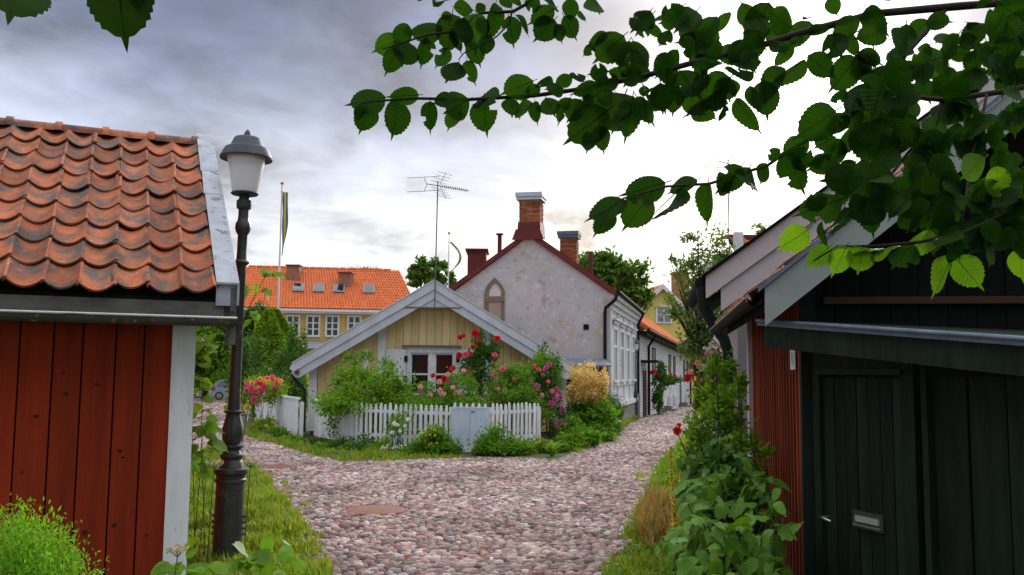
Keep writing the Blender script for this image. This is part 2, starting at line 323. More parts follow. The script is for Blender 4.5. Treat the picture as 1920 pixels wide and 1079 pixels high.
# lamp globe: opal plastic
m_opal, _t, _b = _mk('opal_globe'); _b.inputs['Base Color'].default_value = (.80, .80, .82, 1); _b.inputs['Roughness'].default_value = .35; _b.inputs['Subsurface Weight'].default_value = .25; _b.inputs['Subsurface Radius'].default_value = (.1, .1, .1)

g_elm = leafmat('elm_leaf', [(0.0065, 0.0269, 0.0020), (0.0121, 0.0459, 0.0033), (0.0081, 0.0339, 0.0027), (0.0202, 0.0648, 0.0040), (0.0081, 0.0259, 0.0033)], trans=.48, rough=.55, spec=.04, veins=True)
g_elm_sunlit = leafmat('sunlit_elm_leaf', [(.07, .17, .012), (.11, .23, .014), (.05, .13, .01)], trans=.5, rough=.5, spec=.10, veins=True)  # lighter copy of the elm leaf; sun shining through is painted into its colour
g_bright = leafmat('bright_leaf', [(0.094, 0.223, 0.014), (0.155, 0.312, 0.018), (0.086, 0.186, 0.018), (0.206, 0.342, 0.028)], trans=.4)
g_mid = leafmat('mid_leaf', [(0.0658, 0.1733, 0.0115), (0.1178, 0.2645, 0.0169), (0.0820, 0.2033, 0.0169), (0.1525, 0.3049, 0.0254)], trans=.35)
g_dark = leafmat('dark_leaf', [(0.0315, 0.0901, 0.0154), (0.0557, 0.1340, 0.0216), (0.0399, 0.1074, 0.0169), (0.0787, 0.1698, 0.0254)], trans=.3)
g_far = leafmat('far_leaf', [(0.0651, 0.1510, 0.0235), (0.0966, 0.2051, 0.0265), (0.0546, 0.1180, 0.0191), (0.1292, 0.2481, 0.0390)], trans=.3)
g_tree = leafmat('cherry_leaf', [(0.096, 0.170, 0.037), (0.132, 0.228, 0.052), (0.084, 0.137, 0.041), (0.180, 0.251, 0.061)], trans=.35)
g_vine = leafmat('vine_leaf', [(0.1080, 0.2149, 0.0144), (0.1944, 0.3164, 0.0204), (0.1296, 0.2419, 0.0166), (0.2365, 0.3542, 0.0249)], trans=.35)
g_plant = leafmat('garden_leaf', [(0.0624, 0.1688, 0.0137), (0.1139, 0.2482, 0.0187), (0.0842, 0.1991, 0.0151), (0.1420, 0.2974, 0.0216)], trans=.3, rough=.45, spec=.25, veins=True)
g_thuja = leafmat('thuja_leaf', [(0.094, 0.259, 0.013), (0.169, 0.389, 0.017), (0.075, 0.194, 0.013), (0.243, 0.486, 0.026)], trans=.35)
g_grass = leafmat('grass_blade', [(0.082, 0.178, 0.013), (0.164, 0.283, 0.023), (0.261, 0.311, 0.034), (0.113, 0.222, 0.020), (0.359, 0.327, 0.054)], trans=.35)
g_dry = leafmat('dry_grass', [(.40, .24, .10), (.46, .28, .13), (.28, .20, .07), (.20, .22, .06)], trans=.3)
g_rust = leafmat('ruddy_leaf', [(.05, .10, .02), (.14, .09, .03), (.07, .13, .02), (.18, .10, .05), (.10, .15, .04)], trans=.35)
p_red = leafmat('red_petal', [(.60, .02, .025), (.72, .03, .05), (.5, .015, .02)], trans=.25, tint=(1.1, 1.05, 1.0))
p_pink = leafmat('pink_petal', [(.74, .10, .22), (.82, .22, .34), (.66, .07, .2)], trans=.25, tint=(1.1, 1.05, 1.0))
p_pale = leafmat('pale_pink_petal', [(.80, .42, .40), (.82, .54, .5), (.78, .33, .33)], trans=.25, tint=(1.1, 1.05, 1.0))
p_purple = leafmat('purple_petal', [(.5, .10, .32), (.6, .16, .40), (.42, .08, .3)], trans=.25, tint=(1.1, 1.05, 1.0))
p_white = leafmat('white_petal', [(.78, .78, .72), (.7, .72, .62)], trans=.25, tint=(1.1, 1.05, 1.0))
p_yellow = leafmat('yellow_petal', [(.75, .55, .05), (.68, .48, .06), (.8, .62, .1)], trans=.25, tint=(1.1, 1.05, 1.0))
p_cream = leafmat('cream_plume', [(.76, .56, .20), (.80, .64, .27), (.66, .48, .16), (.78, .62, .28)], trans=.3, tint=(1.1, 1.05, 1.0))
p_umbel = leafmat('umbel_cream', [(.55, .45, .28), (.45, .35, .2)], trans=.25, tint=(1.1, 1.05, 1.0))
# ================================================================== GROUND AND STREET
xs = [-900, -300, -120, -60, -30, -15, 0, 15, 30, 60, 120, 300, 900]; ys = [-60, -20, 0, 10, 20, 26, 40, 60, 90, 150, 300, 900, 2200]
mb = MB()
for y in ys:
    for x in xs: mb.v.append((x, y, gz(y) - .012))
for j in range(len(ys) - 1):
    for i in range(len(xs) - 1):
        a = j * len(xs) + i; mb.f.append((a, a + 1, a + 1 + len(xs), a + len(xs)))
struct(mb.build('ground', m_soil))

left_edge = [(598, 1100), (576, 1040), (548, 985), (508, 935), (474, 900), (448, 872), (425, 856), (385, 850), (330, 880)]
right_edge = [(1150, 1100), (1170, 1050), (1195, 1000), (1218, 950), (1235, 905), (1252, 870), (1262, 850)]
island = [(430, 806), (470, 822), (520, 836), (570, 852), (640, 868), (740, 866), (860, 861), (960, 861), (1040, 866), (1085, 850), (1120, 832)]
pl = [gp(*p) for p in left_edge]; pr = [gp(*p) for p in right_edge]; pi_ = [gp(*p) for p in island]
Y26L = Vector((-9.5, 26, 0)); near = [Vector((-1.55, 3.0, 0))] + pl + [Vector((-14.0, 26, 0)), Vector((-8.3, 26, 0))] + [p for p in pi_ if p.y < 26] + [Vector((3.0, 26, 0)), Vector((5.05, 26, 0))] + pr[::-1] + [Vector((.75, 3.0, 0))]
farL = [Vector((-14.0, 26, 0)), Vector((-38, 82, gz(82))), Vector((-15, 82, gz(82))), Vector((-9.9, 34, gz(34))), Vector((-8.3, 26, 0))]
farR = [Vector((3.0, 26, 0)), Vector((3.6, 29.5, gz(29.5))), Vector((5.7, 39, gz(39))), Vector((13.3, 67, gz(67))), Vector((19, 88, gz(88))), Vector((23, 88, gz(88))), Vector((13.5, 62, gz(62))), Vector((7.4, 36, gz(36))), Vector((5.05, 26, 0))]
mb = MB()
for poly in (near, farL, farR):
    b0 = len(mb.v); pts = [p + Vector((0, 0, .004)) for p in poly]
    mb.v += [tuple(p) for p in pts]
    for t in tessellate_polygon([pts]):
        a, b, c = (pts[i] for i in t)
        mb.f.append(tuple(i + b0 for i in (t if (b - a).cross(c - a).z > 0 else t[::-1])))
street = struct(mb.build('cobbled_street', m_mortar))
def inpoly(P, poly):
    x, y = P[:, 0], P[:, 1]; r = np.zeros(len(P), bool); n = len(poly)
    for i in range(n):
        x1, y1 = poly[i][0], poly[i][1]; x2, y2 = poly[i - 1][0], poly[i - 1][1]
        if y1 == y2: continue
        r ^= ((y1 > y) != (y2 > y)) & (x < (x2 - x1) * (y - y1) / (y2 - y1) + x1)
    return r
mh1 = gp(705, 959); mh2 = gp(512, 878)
def stones(poly, sp, y0, y1, x0, x1, jit=.34):
    gx, gy = np.meshgrid(np.arange(x0, x1, sp), np.arange(y0, y1, sp * .86)); gx = gx + (np.arange(gx.shape[0]) % 2)[:, None] * sp * .5
    P = np.stack([gx.ravel(), gy.ravel()], 1); P += rng.uniform(-jit, jit, P.shape) * sp
    edge = rng.normal(0, .05, P.shape)
    P = P[inpoly(P + edge, poly)]
    for m_, r_ in ((mh1, .40), (mh2, .42)): P = P[np.hypot(P[:, 0] - m_.x, P[:, 1] - m_.y) > r_]
    return P
P = np.concatenate([stones(near, .087, 3.4, 26, -14, 6), stones(farR, .155, 26, 60, 2, 15), stones(farL, .21, 26, 60, -32, -8)])
keep = np.array([mnoise.noise((p[0] * .7, p[1] * .7, 3.3)) < .42 or rng.random() < .5 for p in P]); P = P[keep]
def stone_shape(n):      # n stones -> (n, 17, 3): two rings of eight and a top
    th = np.arange(8) * np.pi / 4; V = np.zeros((n, 17, 3))
    ir = rng.uniform(.82, 1.12, (n, 8)); ir2 = ir * rng.uniform(.72, .86, (n, 8))
    V[:, :8, 0] = np.cos(th) * ir; V[:, :8, 1] = np.sin(th) * ir; V[:, :8, 2] = -.25
    V[:, 8:16, 0] = np.cos(th) * ir2; V[:, 8:16, 1] = np.sin(th) * ir2; V[:, 8:16, 2] = .72 + rng.uniform(-.12, .12, (n, 8))
    V[:, 16, :2] = rng.uniform(-.15, .15, (n, 2)); V[:, 16, 2] = 1.0
    return V
SF = [(i, (i + 1) % 8, 8 + (i + 1) % 8, 8 + i) for i in range(8)]; SF3 = []
for a, b, c, d in SF: SF3 += [(a, b, c), (a, c, d)]
SF3 += [(8 + i, 8 + (i + 1) % 8, 16) for i in range(8)]
SF3 = np.array(SF3)
def stone_params(P):
    n = len(P); s = np.where(P[:, 1] < 26, 1.0, np.where(P[:, 0] > 0, 1.5, 2.0))
    a = rng.uniform(.036, .060, n) * s * np.where(rng.random(n) < .07, 1.3, 1.0); b = a * rng.uniform(.55, .92, n); h = rng.uniform(.020, .044, n) * np.sqrt(s); ang = rng.normal(0, .5, n)
    return a, b, h, ang
pix = np.array([pxof((x, y, gz(y))) for x, y in P]); vis = (pix[:, 0] > 0) & (pix[:, 0] < 1920) & (pix[:, 1] < 1075)
order = np.argsort(np.where(vis, P[:, 1], 1e9)); single = order[:300]; rest = np.setdiff1d(np.arange(len(P)), single)
a, b, h, ang = stone_params(P)
V = stone_shape(len(rest)); aa, bb, hh, an, PP = a[rest], b[rest], h[rest], ang[rest], P[rest]
V[:, :, 0] *= aa[:, None]; V[:, :, 1] *= bb[:, None]; V[:, :, 2] *= hh[:, None]
cx, sx = np.cos(an)[:, None], np.sin(an)[:, None]
X = V[:, :, 0] * cx - V[:, :, 1] * sx + PP[:, 0:1]; Yv = V[:, :, 0] * sx + V[:, :, 1] * cx + PP[:, 1:2]
Z = V[:, :, 2] + np.array([gz(y) for y in PP[:, 1]])[:, None] + .004
v = np.stack([X, Yv, Z], 2).reshape(-1, 3); f = (SF3[None] + (np.arange(len(rest)) * 17)[:, None, None]).reshape(-1, 3)
stuff(npmesh('cobblestones', v, f, m_cob, street, smooth=True))
cm = []
for k in range(8):
    V = stone_shape(1)[0]; me = bpy.data.meshes.new('cobblestone'); me.from_pydata(V.tolist(), [], SF3.tolist()); me.materials.append(m_cob); me.polygons.foreach_set('use_smooth', [True] * len(me.polygons)); cm.append(me)
for i in single:
    M4 = Matrix.Translation((P[i, 0], P[i, 1], .004)) @ Matrix.Rotation(ang[i], 4, 'Z') @ Matrix.Diagonal((a[i], b[i], h[i], 1))
    inst('cobblestone', cm[int(rng.integers(8))], M4, street)
for c, lab, r in ((mh1, 'round rusty manhole cover set in open cobbles in front of the garden gate', .36), (mh2, 'rusty flat cover in the cobbles beside the cast iron lamp post', .38)):
    t = thing('manhole_cover', c, lab, 'manhole')
    MB().lathe(c, [(r + .035, -.03), (r + .035, .022), (r + .008, .024), (r + .008, .01)], 40).build('rim', m_rust, t, ang=30)
    q = MB().lathe(c, [(r, 0), (r, .022), (r - .03, .028)], 40)
    for i in range(-3, 4):
        for j in range(-3, 4):
            if math.hypot(i, j) * .085 < r - .06 and (i + j) % 2: q.box(c.x + i * .085 - .022, c.x + i * .085 + .022, c.y + j * .085 - .022, c.y + j * .085 + .022, c.z + .027, c.z + .0295)
    q.build('lid', m_rust, t, ang=30)

# ================================================================== RED SHED (left, near)
SA = R(24); Q = W(438, 556, 6.6); Q.z = 0
shed = thing('red_shed', (Q.x - 1.5, Q.y + .6, 0), 'low red plank shed with pantile roof and white corner board beside the lamp post', 'shed')
F = Fr(Q, SA); WO, VO, SL = .37, .22, 4.6     # eave overhang, verge overhang, length
ZE, RUN, RISE = 2.23, 2.44, 1.66
ZW = 2.16
widths = []; u = -VO - .155
while u > -SL: w = random.uniform(.185, .235); widths.append((u - w, u)); u -= w
for u0, u1 in widths:
    pk = MB().box(u0 + .006, u1 - .006, WO + random.uniform(-.004, .004), WO + .03, .05, ZW, F).build('plank', m_redplank, shed)
    for _ in range(random.randint(1, 3)):
        q = MB(); cu, cw = random.uniform(u0 + .04, u1 - .04), random.uniform(.3, 1.7); rr = random.uniform(.008, .017)
        q.add([F(cu + rr * 1.5 * math.cos(k * .785), WO - .0055, cw + rr * math.sin(k * .785)) for k in range(8)], [tuple(range(8))])
        q.build('knot', m_knot, pk)
MB().box(-SL, -VO - .2, WO + .032, WO + .05, .05, ZW, F).build('backing', m_darkred, shed)
MB().box(-VO - .165, -VO + .0, WO - .03, WO + .0, .03, ZW - .02, F).build('corner_board', m_white, shed)
MB().box(-VO - .03, -VO + .0, WO + .002, WO + .20, .03, ZW - .02, F).build('corner_board', m_white, shed)
for k in range(19):
    v0 = WO + .21 + k * .2; MB().box(-VO - .05, -VO - .02, v0, v0 + .19, .05, ZE + .1, F).build('plank', m_redplank, shed)
hw = WO + 2.03
MB().slab([(WO + .1, ZE + .05), (RUN, ZE + RISE * .93), (2 * RUN - WO - .1, ZE + .05)], 0.035 - 0, .06, Fr(F(-VO - .02, 0, 0), SA + R(90))).build('gable_boarding', m_redplank, shed)
MB().box(-SL, -VO - .06, 2 * RUN - WO, 2 * RUN - WO + .03, .05, ZW, F).build('back_wall', m_redplank, shed)
# eaves
MB().box(-SL, -.06, .03, .06, ZE - .14, ZE - .035, F).build('fascia', m_greywood, shed)
MB().box(-SL, -.02, .09, WO + .03, ZE - .16, ZE - .13, F).build('soffit', m_dark, shed)
gt = MB()
for i in range(7):
    t0, t1 = math.pi * i / 6, 0
pts = [( .0 - .06 * math.cos(math.pi * i / 8), -.06 * math.sin(math.pi * i / 8)) for i in range(9)]
mbg = MB(); L0, L1 = -SL, .02
vs = [F(L, -.03 + p[0], ZE - .155 + p[1]) for L in (L0, L1) for p in pts] + [F(L, -.03 + p[0] * .93, ZE - .155 + p[1] * .93) for L in (L0, L1) for p in pts]
fs = [(i, i + 1, i + 10, i + 9) for i in range(8)] + [(18 + i + 9, 18 + i + 10, 18 + i + 1, 18 + i) for i in range(8)]
mbg.add(vs, fs)
gut = mbg.build('gutter', m_gutter, shed, ang=40); MB().tube([F(L0, -.093, ZE - .153), F(L1, -.093, ZE - .153)], .009, 8).build('gutter_lip', mat('peeling_lip', (.62, .62, .60), (.50, .50, .48), 6, stretch=(.4, .4, 3), rough=.6, patches=(((.33, .13, .05), 7, .57, .63), ((.10, .10, .10), 10, .62, .66))), gut, ang=50)
q = MB()
for k in range(0):
    u = -.5 - k * .33 + random.uniform(-.08, .08); w = random.uniform(.03, .08)
    q.add([F(u - w, -.08, ZE - .20), F(u - w * .3, -.085, ZE - .235), F(u + w * .4, -.08, ZE - .24), F(u + w, -.07, ZE - .205), F(u, -.06, ZE - .195)], [(0, 1, 2, 3, 4)])
MB().hexa([F(-.02, .04, ZE - .05), F(.03, .04, ZE - .05), F(.03, .04, ZE - .34), F(-.02, .04, ZE - .34)], [F(-.02, .14, ZE + .02), F(.03, .14, ZE + .02), F(.03, .30, ZE - .34), F(-.02, .30, ZE - .34)]).build('bracket', m_greywood, shed)
MB().box(-.10, .015, .062, WO + .1, ZE - .128, ZE + .02, F).build('eaves_end', m_greywood, shed); MB().box(-SL, -.102, .064, .10, ZE - .128, ZE + .075, F).build('eaves_boarding', m_dark, shed); MB().box(-.122, .0175, .004, .03, ZE - .06, ZE + .108, F).build('verge_end', m_lead, shed)
# roof
slope = math.atan2(RISE, RUN); SLEN = math.hypot(RUN, RISE)
roof = MB()
roof.hexa([F(-SL, .04, ZE - .03), F(-.022, .04, ZE - .03), F(-.022, RUN, ZE + RISE - .06), F(-SL, RUN, ZE + RISE - .06)], [F(-SL, .04, ZE - .01), F(-.022, .04, ZE - .01), F(-.022, RUN, ZE + RISE - .03), F(-SL, RUN, ZE + RISE - .03)])
roof.hexa([F(-SL, RUN, ZE + RISE - .06), F(-.06, RUN, ZE + RISE - .06), F(-.06, 2 * RUN, ZE - .06), F(-SL, 2 * RUN, ZE - .06)], [F(-SL, RUN, ZE + RISE - .03), F(-.06, RUN, ZE + RISE - .03), F(-.06, 2 * RUN, ZE - .03), F(-SL, 2 * RUN, ZE - .03)])
roofo = roof.build('roof', m_dark, shed)
CW, EX = .222, SLEN / 9.05
def pantile(cw=CW, ex=EX):     # S-section clay tile: x across, y up the slope
    n = 14; prof = []
    for i in range(n + 1):
        x = i / n; ph = ((x * 1.13 - .06) % 1.0); prof.append((x * cw * 1.13, .062 * abs(2 * ph - 1) ** 1.9 - .03 + (.010 if x > .93 else 0) - (.012 if x < .03 else 0)))
    q = MB(); rows = 4
    for j in range(rows + 1):
        y = j / rows * ex * 1.16 - .03
        for x, z in prof: q.v.append((x, y, z + .030 * (1 - j / rows)))
    for j in range(rows + 1):
        y = j / rows * ex * 1.16 - .03
        for x, z in prof: q.v.append((x, y, z - .016 + .030 * (1 - j / rows)))
    K = n + 1; N = K * (rows + 1)
    for j in range(rows):
        for i in range(n):
            a_ = j * K + i; q.f.append((a_, a_ + 1, a_ + 1 + K, a_ + K)); q.f.append((N + a_ + K, N + a_ + K + 1, N + a_ + 1, N + a_))
    for i in range(n): q.f.append((N + i, N + i + 1, i + 1, i))
    for j in range(rows): q.f.append((j * K, (j + 1) * K, N + (j + 1) * K, N + j * K)); q.f.append((j * K + n + N, (j + 1) * K + n + N, (j + 1) * K + n, j * K + n))
    return q
tile_me = [rawmesh(pantile(), 'pantile', m_tile, ang=50)]
def roof_frame(Fo, u, v, z, sl):   # matrix: x along eave, y up slope
    ex = Fo.e; ey = Fo.n * math.cos(sl) + Vector((0, 0, math.sin(sl))); ez = ex.cross(ey); p = Fo(u, v, z)
    return Matrix(((ex.x, ey.x, ez.x, p.x), (ex.y, ey.y, ez.y, p.y), (ex.z, ey.z, ez.z, p.z), (0, 0, 0, 1)))
for r in range(9):
    for c in range(15):
        u = -.150 - (c + 1) * CW; s = r * EX
        M4 = roof_frame(F, u, .0 + s * math.cos(slope), ZE + .045 + s * math.sin(slope), slope)
        M4 = M4 @ Matrix.Rotation(random.gauss(0, .014), 4, 'Z') @ Matrix.Rotation(random.gauss(0, .012), 4, 'X') @ Matrix.Translation((random.gauss(0, .005), random.gauss(0, .012), random.gauss(0, .004)))
        inst('pantile', tile_me[0], M4, roofo)
for k in range(10):     # half-round ridge tiles with a raised collar
    q = MB(); u0 = -.1 - k * .40; u1 = u0 - .40
    for uu, rr in ((u1, .085), (u0 - .06, .085), (u0 - .06, .105), (u0, .105)):
        q.v += [tuple(F(uu, RUN + rr * math.cos(math.pi * i / 8) * 1.15, ZE + RISE + .005 + rr * math.sin(math.pi * i / 8))) for i in range(9)]
    for j in range(3):
        for i in range(8): a_ = j * 9 + i; q.f.append((a_, a_ + 1, a_ + 10, a_ + 9))
    q.f.append(tuple(range(27, 36))); q.build('ridge_tile', m_tile, roofo, ang=40)
# sheet-metal verge
cs, sn = math.cos(slope), math.sin(slope)
for s0, s1 in ((-.03, 1.55), (1.54, 2.05), (2.04, SLEN + .03)):
    dz = .125 + (.004 if s0 > 1 else 0) + (.003 if s0 > 2 else 0)
    q = MB(); A = [F(-.125, s0 * cs, ZE + s0 * sn + dz), F(.035, s0 * cs, ZE + s0 * sn + dz), F(.035, s1 * cs, ZE + s1 * sn + dz), F(-.115, s1 * cs, ZE + s1 * sn + dz)]
    q.hexa([p - Vector((0, 0, .015)) for p in A], A); A2 = [F(.02, s0 * cs, ZE + s0 * sn + dz - .015), F(.037, s0 * cs, ZE + s0 * sn + dz - .015), F(.037, s1 * cs, ZE + s1 * sn + dz - .015), F(.02, s1 * cs, ZE + s1 * sn + dz - .015)]
    q.hexa([p - Vector((0, 0, .15)) for p in A2], A2); q.build('verge_flashing', m_lead, shed)
A = [F(-.02, 0, ZE - .1), F(.018, 0, ZE - .1), F(.018, RUN, ZE + RISE - .1), F(-.02, RUN, ZE + RISE - .1)]
MB().hexa(A, [p + Vector((0, 0, .17)) for p in A]).build('barge_board', m_greywood, shed)
A = [F(-.02, 2 * RUN, ZE - .1), F(.018, 2 * RUN, ZE - .1), F(.018, RUN, ZE + RISE - .1), F(-.02, RUN, ZE + RISE - .1)]
MB().hexa(A, [p + Vector((0, 0, .17)) for p in A]).build('barge_board', m_greywood, shed)

# ================================================================== LAMP POSTS
def lamp_post(base, k, label):
    t = thing('street_lamp', base, label, 'street lamp', 'old cast iron street lamps'); c = base; n = 32
    S = lambda pr: [(r * k, z * k) for r, z in pr]
    MB().lathe(c, S([(.15, 0), (.15, .04), (.13, .06), (.125, .1), (.118, .72), (.122, .74), (.135, .745), (.135, .765), (.122, .775), (.125, .80), (.145, .815), (.150, .835), (.145, .855), (.115, .865)]), n).build('base', m_iron, t, ang=35)
    MB().lathe(c, S([(.108, .866), (.10, .90), (.085, .93), (.088, .945), (.098, .955), (.098, .975), (.08, .985), (.07, 1.01), (.075, 1.03), (.094, 1.04), (.094, 1.055), (.07, 1.065)]), n).build('ring_moulding', m_iron, t, ang=35)
    MB().lathe(c, S([(.062, 1.066), (.078, 1.10), (.086, 1.15), (.084, 1.20), (.072, 1.26), (.06, 1.30), (.056, 1.325)]), 48, mod=lambda th, z: 1 + .07 * abs(math.sin(th * 4)) ** .6).build('acanthus_vase', m_iron, t, ang=45)
    MB().lathe(c, S([(.056, 1.326), (.078, 1.335), (.08, 1.35), (.058, 1.36)]), n).build('collar', m_iron, t, ang=35)
    MB().lathe(c, S([(.054, 1.361), (.049, 1.55), (.041, 2.62), (.047, 2.63), (.066, 2.645), (.07, 2.66), (.046, 2.68), (.042, 2.75), (.042, 2.90), (.06, 2.93), (.068, 2.96), (.066, 3.0), (.05, 3.03), (.046, 3.07), (.046, 3.13), (.062, 3.14), (.066, 3.16), (.066, 3.21), (.05, 3.22), (.042, 3.26)]), n, mod=lambda th, z: 1.0).build('pole', m_iron, t, ang=35)
    hd = MB().lathe(c, S([(.045, 3.255), (.11, 3.262), (.122, 3.275), (.112, 3.285)]), n).build('lantern_seat', m_lampcap, t, ang=35)
    MB().lathe(c, S([(.106, 3.286), (.112, 3.30), (.168, 3.60), (.168, 3.62)]), n).build('opal_glass', m_opal, t, ang=35)
    cap = MB().lathe(c, S([(.172, 3.605), (.228, 3.585), (.231, 3.60), (.205, 3.655), (.188, 3.685), (.150, 3.70), (.142, 3.71), (.118, 3.77), (.105, 3.785), (.07, 3.795), (.04, 3.80)]), n).build('lantern_cap', m_lampcap, t, ang=35)
    MB().lathe(c, S([(.038, 3.79), (.03, 3.82), (.018, 3.845), (.004, 3.86)]), 16).build('finial', m_lampcap, cap, ang=35)
    q = MB()
    for zz_ in (.30, .35, .40, .45):
        for th in (0.1, math.pi - .1): q.tube([(c[0] + .11 * k * math.cos(th), c[1] + .11 * k * math.sin(th), c[2] + zz_ * k), (c[0] + .145 * k * math.cos(th), c[1] + .145 * k * math.sin(th), c[2] + zz_ * k)], .014 * k, 8)
    q.build('hinge_studs', m_iron, t)
    return t
lb = gp(424, 1068); lamp1 = lamp_post(lb, 1.0, 'tall cast iron street lamp with opal lantern beside the red shed')
lamp1.rotation_euler = (0, R(.7), 0)
_fl = gp(1192, 786); lamp_post(_fl, .86, 'smaller looking iron street lamp in front of the white alley facade')

# ================================================================== COTTAGE
GY = 24.5; CX = W(815, 525, GY - .4).x; CG = Fr((CX, GY, 0))
cot = thing('cottage', (CX, GY, 0), 'small ochre board cottage with wide grey white gable boards behind the picket fence', 'house')
HL = CX - W(580, 740, GY).x; HR = W(1057, 740, GY).x - CX; ZA = W(815, 525, GY - .4).z
tanr = (ZA - W(548, 681, GY - .4).z) / (CX - W(548, 681, GY - .4).x)
def rz(u): return ZA - abs(u) * tanr
PB = W(580, 806, GY).z
wu0, wu1 = W(763, 660, GY).x - CX, W(858, 660, GY).x - CX; ww0, ww1 = W(800, 738, GY).z, W(800, 655, GY).z
u = -HL
while u < HR - .02:
    u1 = min(u + .208, HR); g = .005; off = random.uniform(-.006, .006)
    topf = lambda x: rz(x) - .25
    segs = [(PB, None)]
    if u1 > wu0 + .02 and u < wu1 - .02: segs = [(PB, ww0), (ww1, None)]
    bd = None
    for w0, w1 in segs:
        if w1 is None:
            poly = [(u + g, w0), (u1 - g, w0), (u1 - g, topf(u1 - g))] + ([(0, topf(0))] if u + g < 0 < u1 - g else []) + [(u + g, topf(u + g))]
        else: poly = [(u + g, w0), (u1 - g, w0), (u1 - g, w1), (u + g, w1)]
        MB().slab(poly, off, .03, CG).build('board', m_yellow, cot)
    u = u1
MB().slab([(-HL + .01, PB), (HR - .01, PB), (HR - .01, rz(HR) - .3), (0, ZA - .3), (-HL + .01, rz(HL) - .3)], .18, .2, CG).build('gable_backing', m_dark, cot)
MB().slab([(-HL + .01, PB), (wu0, PB), (wu0, ww1), (0.0, ww1 + .9), (-HL + .01, rz(HL) - .3)], .032, .05, CG).build('wall_lining', m_brownbeam, cot)
MB().slab([(wu1, PB), (HR - .01, PB), (HR - .01, rz(HR) - .3), (0, ZA - .3), (.01, ww1 + .88), (wu1, ww1)], .033, .05, CG).build('wall_lining', m_brownbeam, cot)
CL = 4.2
for s, hw_ in ((-1, HL), (1, HR)):
    x0, x1 = sorted((s * hw_, s * (hw_ - .06)))
    MB().box(x0, x1, .034, CL, PB, rz(hw_) - .22, CG).build('side_wall', m_white, cot)
    x0, x1 = sorted((s * (hw_ + .012), s * (hw_ - .2)))
    MB().box(x0, x1, -.035, -.012, PB - .03, rz(hw_) - .2, CG).build('corner_board', m_white, cot)
    x0, x1 = sorted((s * (hw_ + .002), s * (hw_ + .022)))
    MB().box(x0, x1, -.034, .2, PB - .03, rz(hw_) - .2, CG).build('corner_board', m_white, cot)
MB().box(-HL + .04, HR - .04, .05, CL, gz(GY) - .1, PB - .002, CG).build('plinth', m_plinth, cot)
MB().slab([(-HL, PB), (HR, PB), (HR, rz(HR) - .25), (0, ZA - .25), (-HL, rz(HL) - .25)], CL, CL + .05, CG).build('rear_gable', m_yellow, cot)
RL, RR = CX - W(549, 681, GY - .4).x, W(1072, 688, GY - .4).x - CX
for s, e in ((-1, RL), (1, RR)):
    # roof slab and its tiles' edge, then the two-board barge
    def sl(u0, u1, d0, d1): return [(s * u0, rz(u0) - d0), (s * u1, rz(u1) - d0), (s * u1, rz(u1) - d1), (s * u0, rz(u0) - d1)]
    MB().slab(sl(0, e, .02, .10), -.36, CL + .35, CG).build('roof_slope', m_tile2, cot)
    MB().slab(sl(0, e + .01, -.012, .012), -.47, -.36, CG).build('verge_cap', m_white, cot)
    endc = .10
    MB().slab([(0, ZA - .014), (s * (e + .0), rz(e) - .014), (s * (e + .07), rz(e) - .16), (s * (e - .03), rz(e - .03) - .262), (0, ZA - .262)], -.45, -.42, CG).build('barge_board', m_barge, cot)
    MB().slab([(0, ZA - .25), (s * (e - .03), rz(e - .03) - .25), (s * (e + .05), rz(e) - .245), (s * (e - .10), rz(e - .1) - .46), (s * (e - .18), rz(e - .18) - .505), (0, ZA - .505)], -.42, -.395, CG).build('barge_board', m_barge, cot)
    MB().slab(sl(.02, e - .02, .10, .13), -.39, .0, CG).build('soffit', m_white, cot)
MB().slab([(-.75, ZA - .745), (.75, ZA - .745), (.52, ZA - .63), (0, ZA - .36), (-.52, ZA - .63)], -.393, -.37, CG).build('apex_board', m_barge, cot)
MB().box(-.78, .72, -.43, -.37, ZA - .765, ZA - .735, CG).build('apex_ledge', m_greywood, cot)
MB().lathe(CG(-RL + .13, -.46, rz(RL - .13) - .33), [(.05, -.05), (.06, 0), (.05, .05)], 10).build('purlin_end', m_redmetal, cot)
# trim boards
for px, x1_, y0, y1 in ((708, 722, 612, 740), (679, 690, 655, 740), (905, 919, 615, 740)):
    a0, a1 = W(px, 700, GY).x - CX, W(x1_, 700, GY).x - CX
    MB().box(a0, a1, -.03, -.008, W(px, y1, GY).z, min(W(px, y0, GY).z, rz(a0) - .28), CG).build('trim_board', m_white, cot)
# window with two casements
wd = MB()
fw = .10
wd.box(wu0, wu1, -.05, .03, ww1 - fw, ww1 + .02, CG); wd.box(wu0, wu0 + fw, -.048, .03, ww0, ww1 - fw, CG); wd.box(wu1 - fw, wu1, -.048, .03, ww0, ww1 - fw, CG); wd.box(wu0, wu1, -.07, .03, ww0 - .04, ww0, CG)
um = (wu0 + wu1) / 2; wm = W(800, 702, GY).z
wd.box(um - .07, um + .07, -.03, .06, ww0, ww1 - fw, CG)
win = wd.build('window', m_white, cot)
q = MB()
for a0, a1 in ((wu0 + fw, um - .07), (um + .07, wu1 - fw)):
    q.box(a0, a1, 0, .04, wm - .025, wm + .025, CG); q.box(a0, a1, 0, .04, ww1 - fw - .05, ww1 - fw, CG); q.box(a0, a0 + .04, .001, .04, ww0, ww1 - fw, CG); q.box(a1 - .04, a1, .001, .04, ww0, ww1 - fw, CG)
    for b0, b1 in ((ww0, wm - .025), (wm + .025, ww1 - fw - .05)): MB().box(a0 + .04, a1 - .04, .03, .036, b0, b1, CG).build('pane', m_glass, win)
q.build('casement', m_white, win)
MB().box(wu0 - .12, wu1 + .1, -.13, -.02, ww1 + .06, ww1 + .10, CG).build('window_hood', m_greywood, cot)
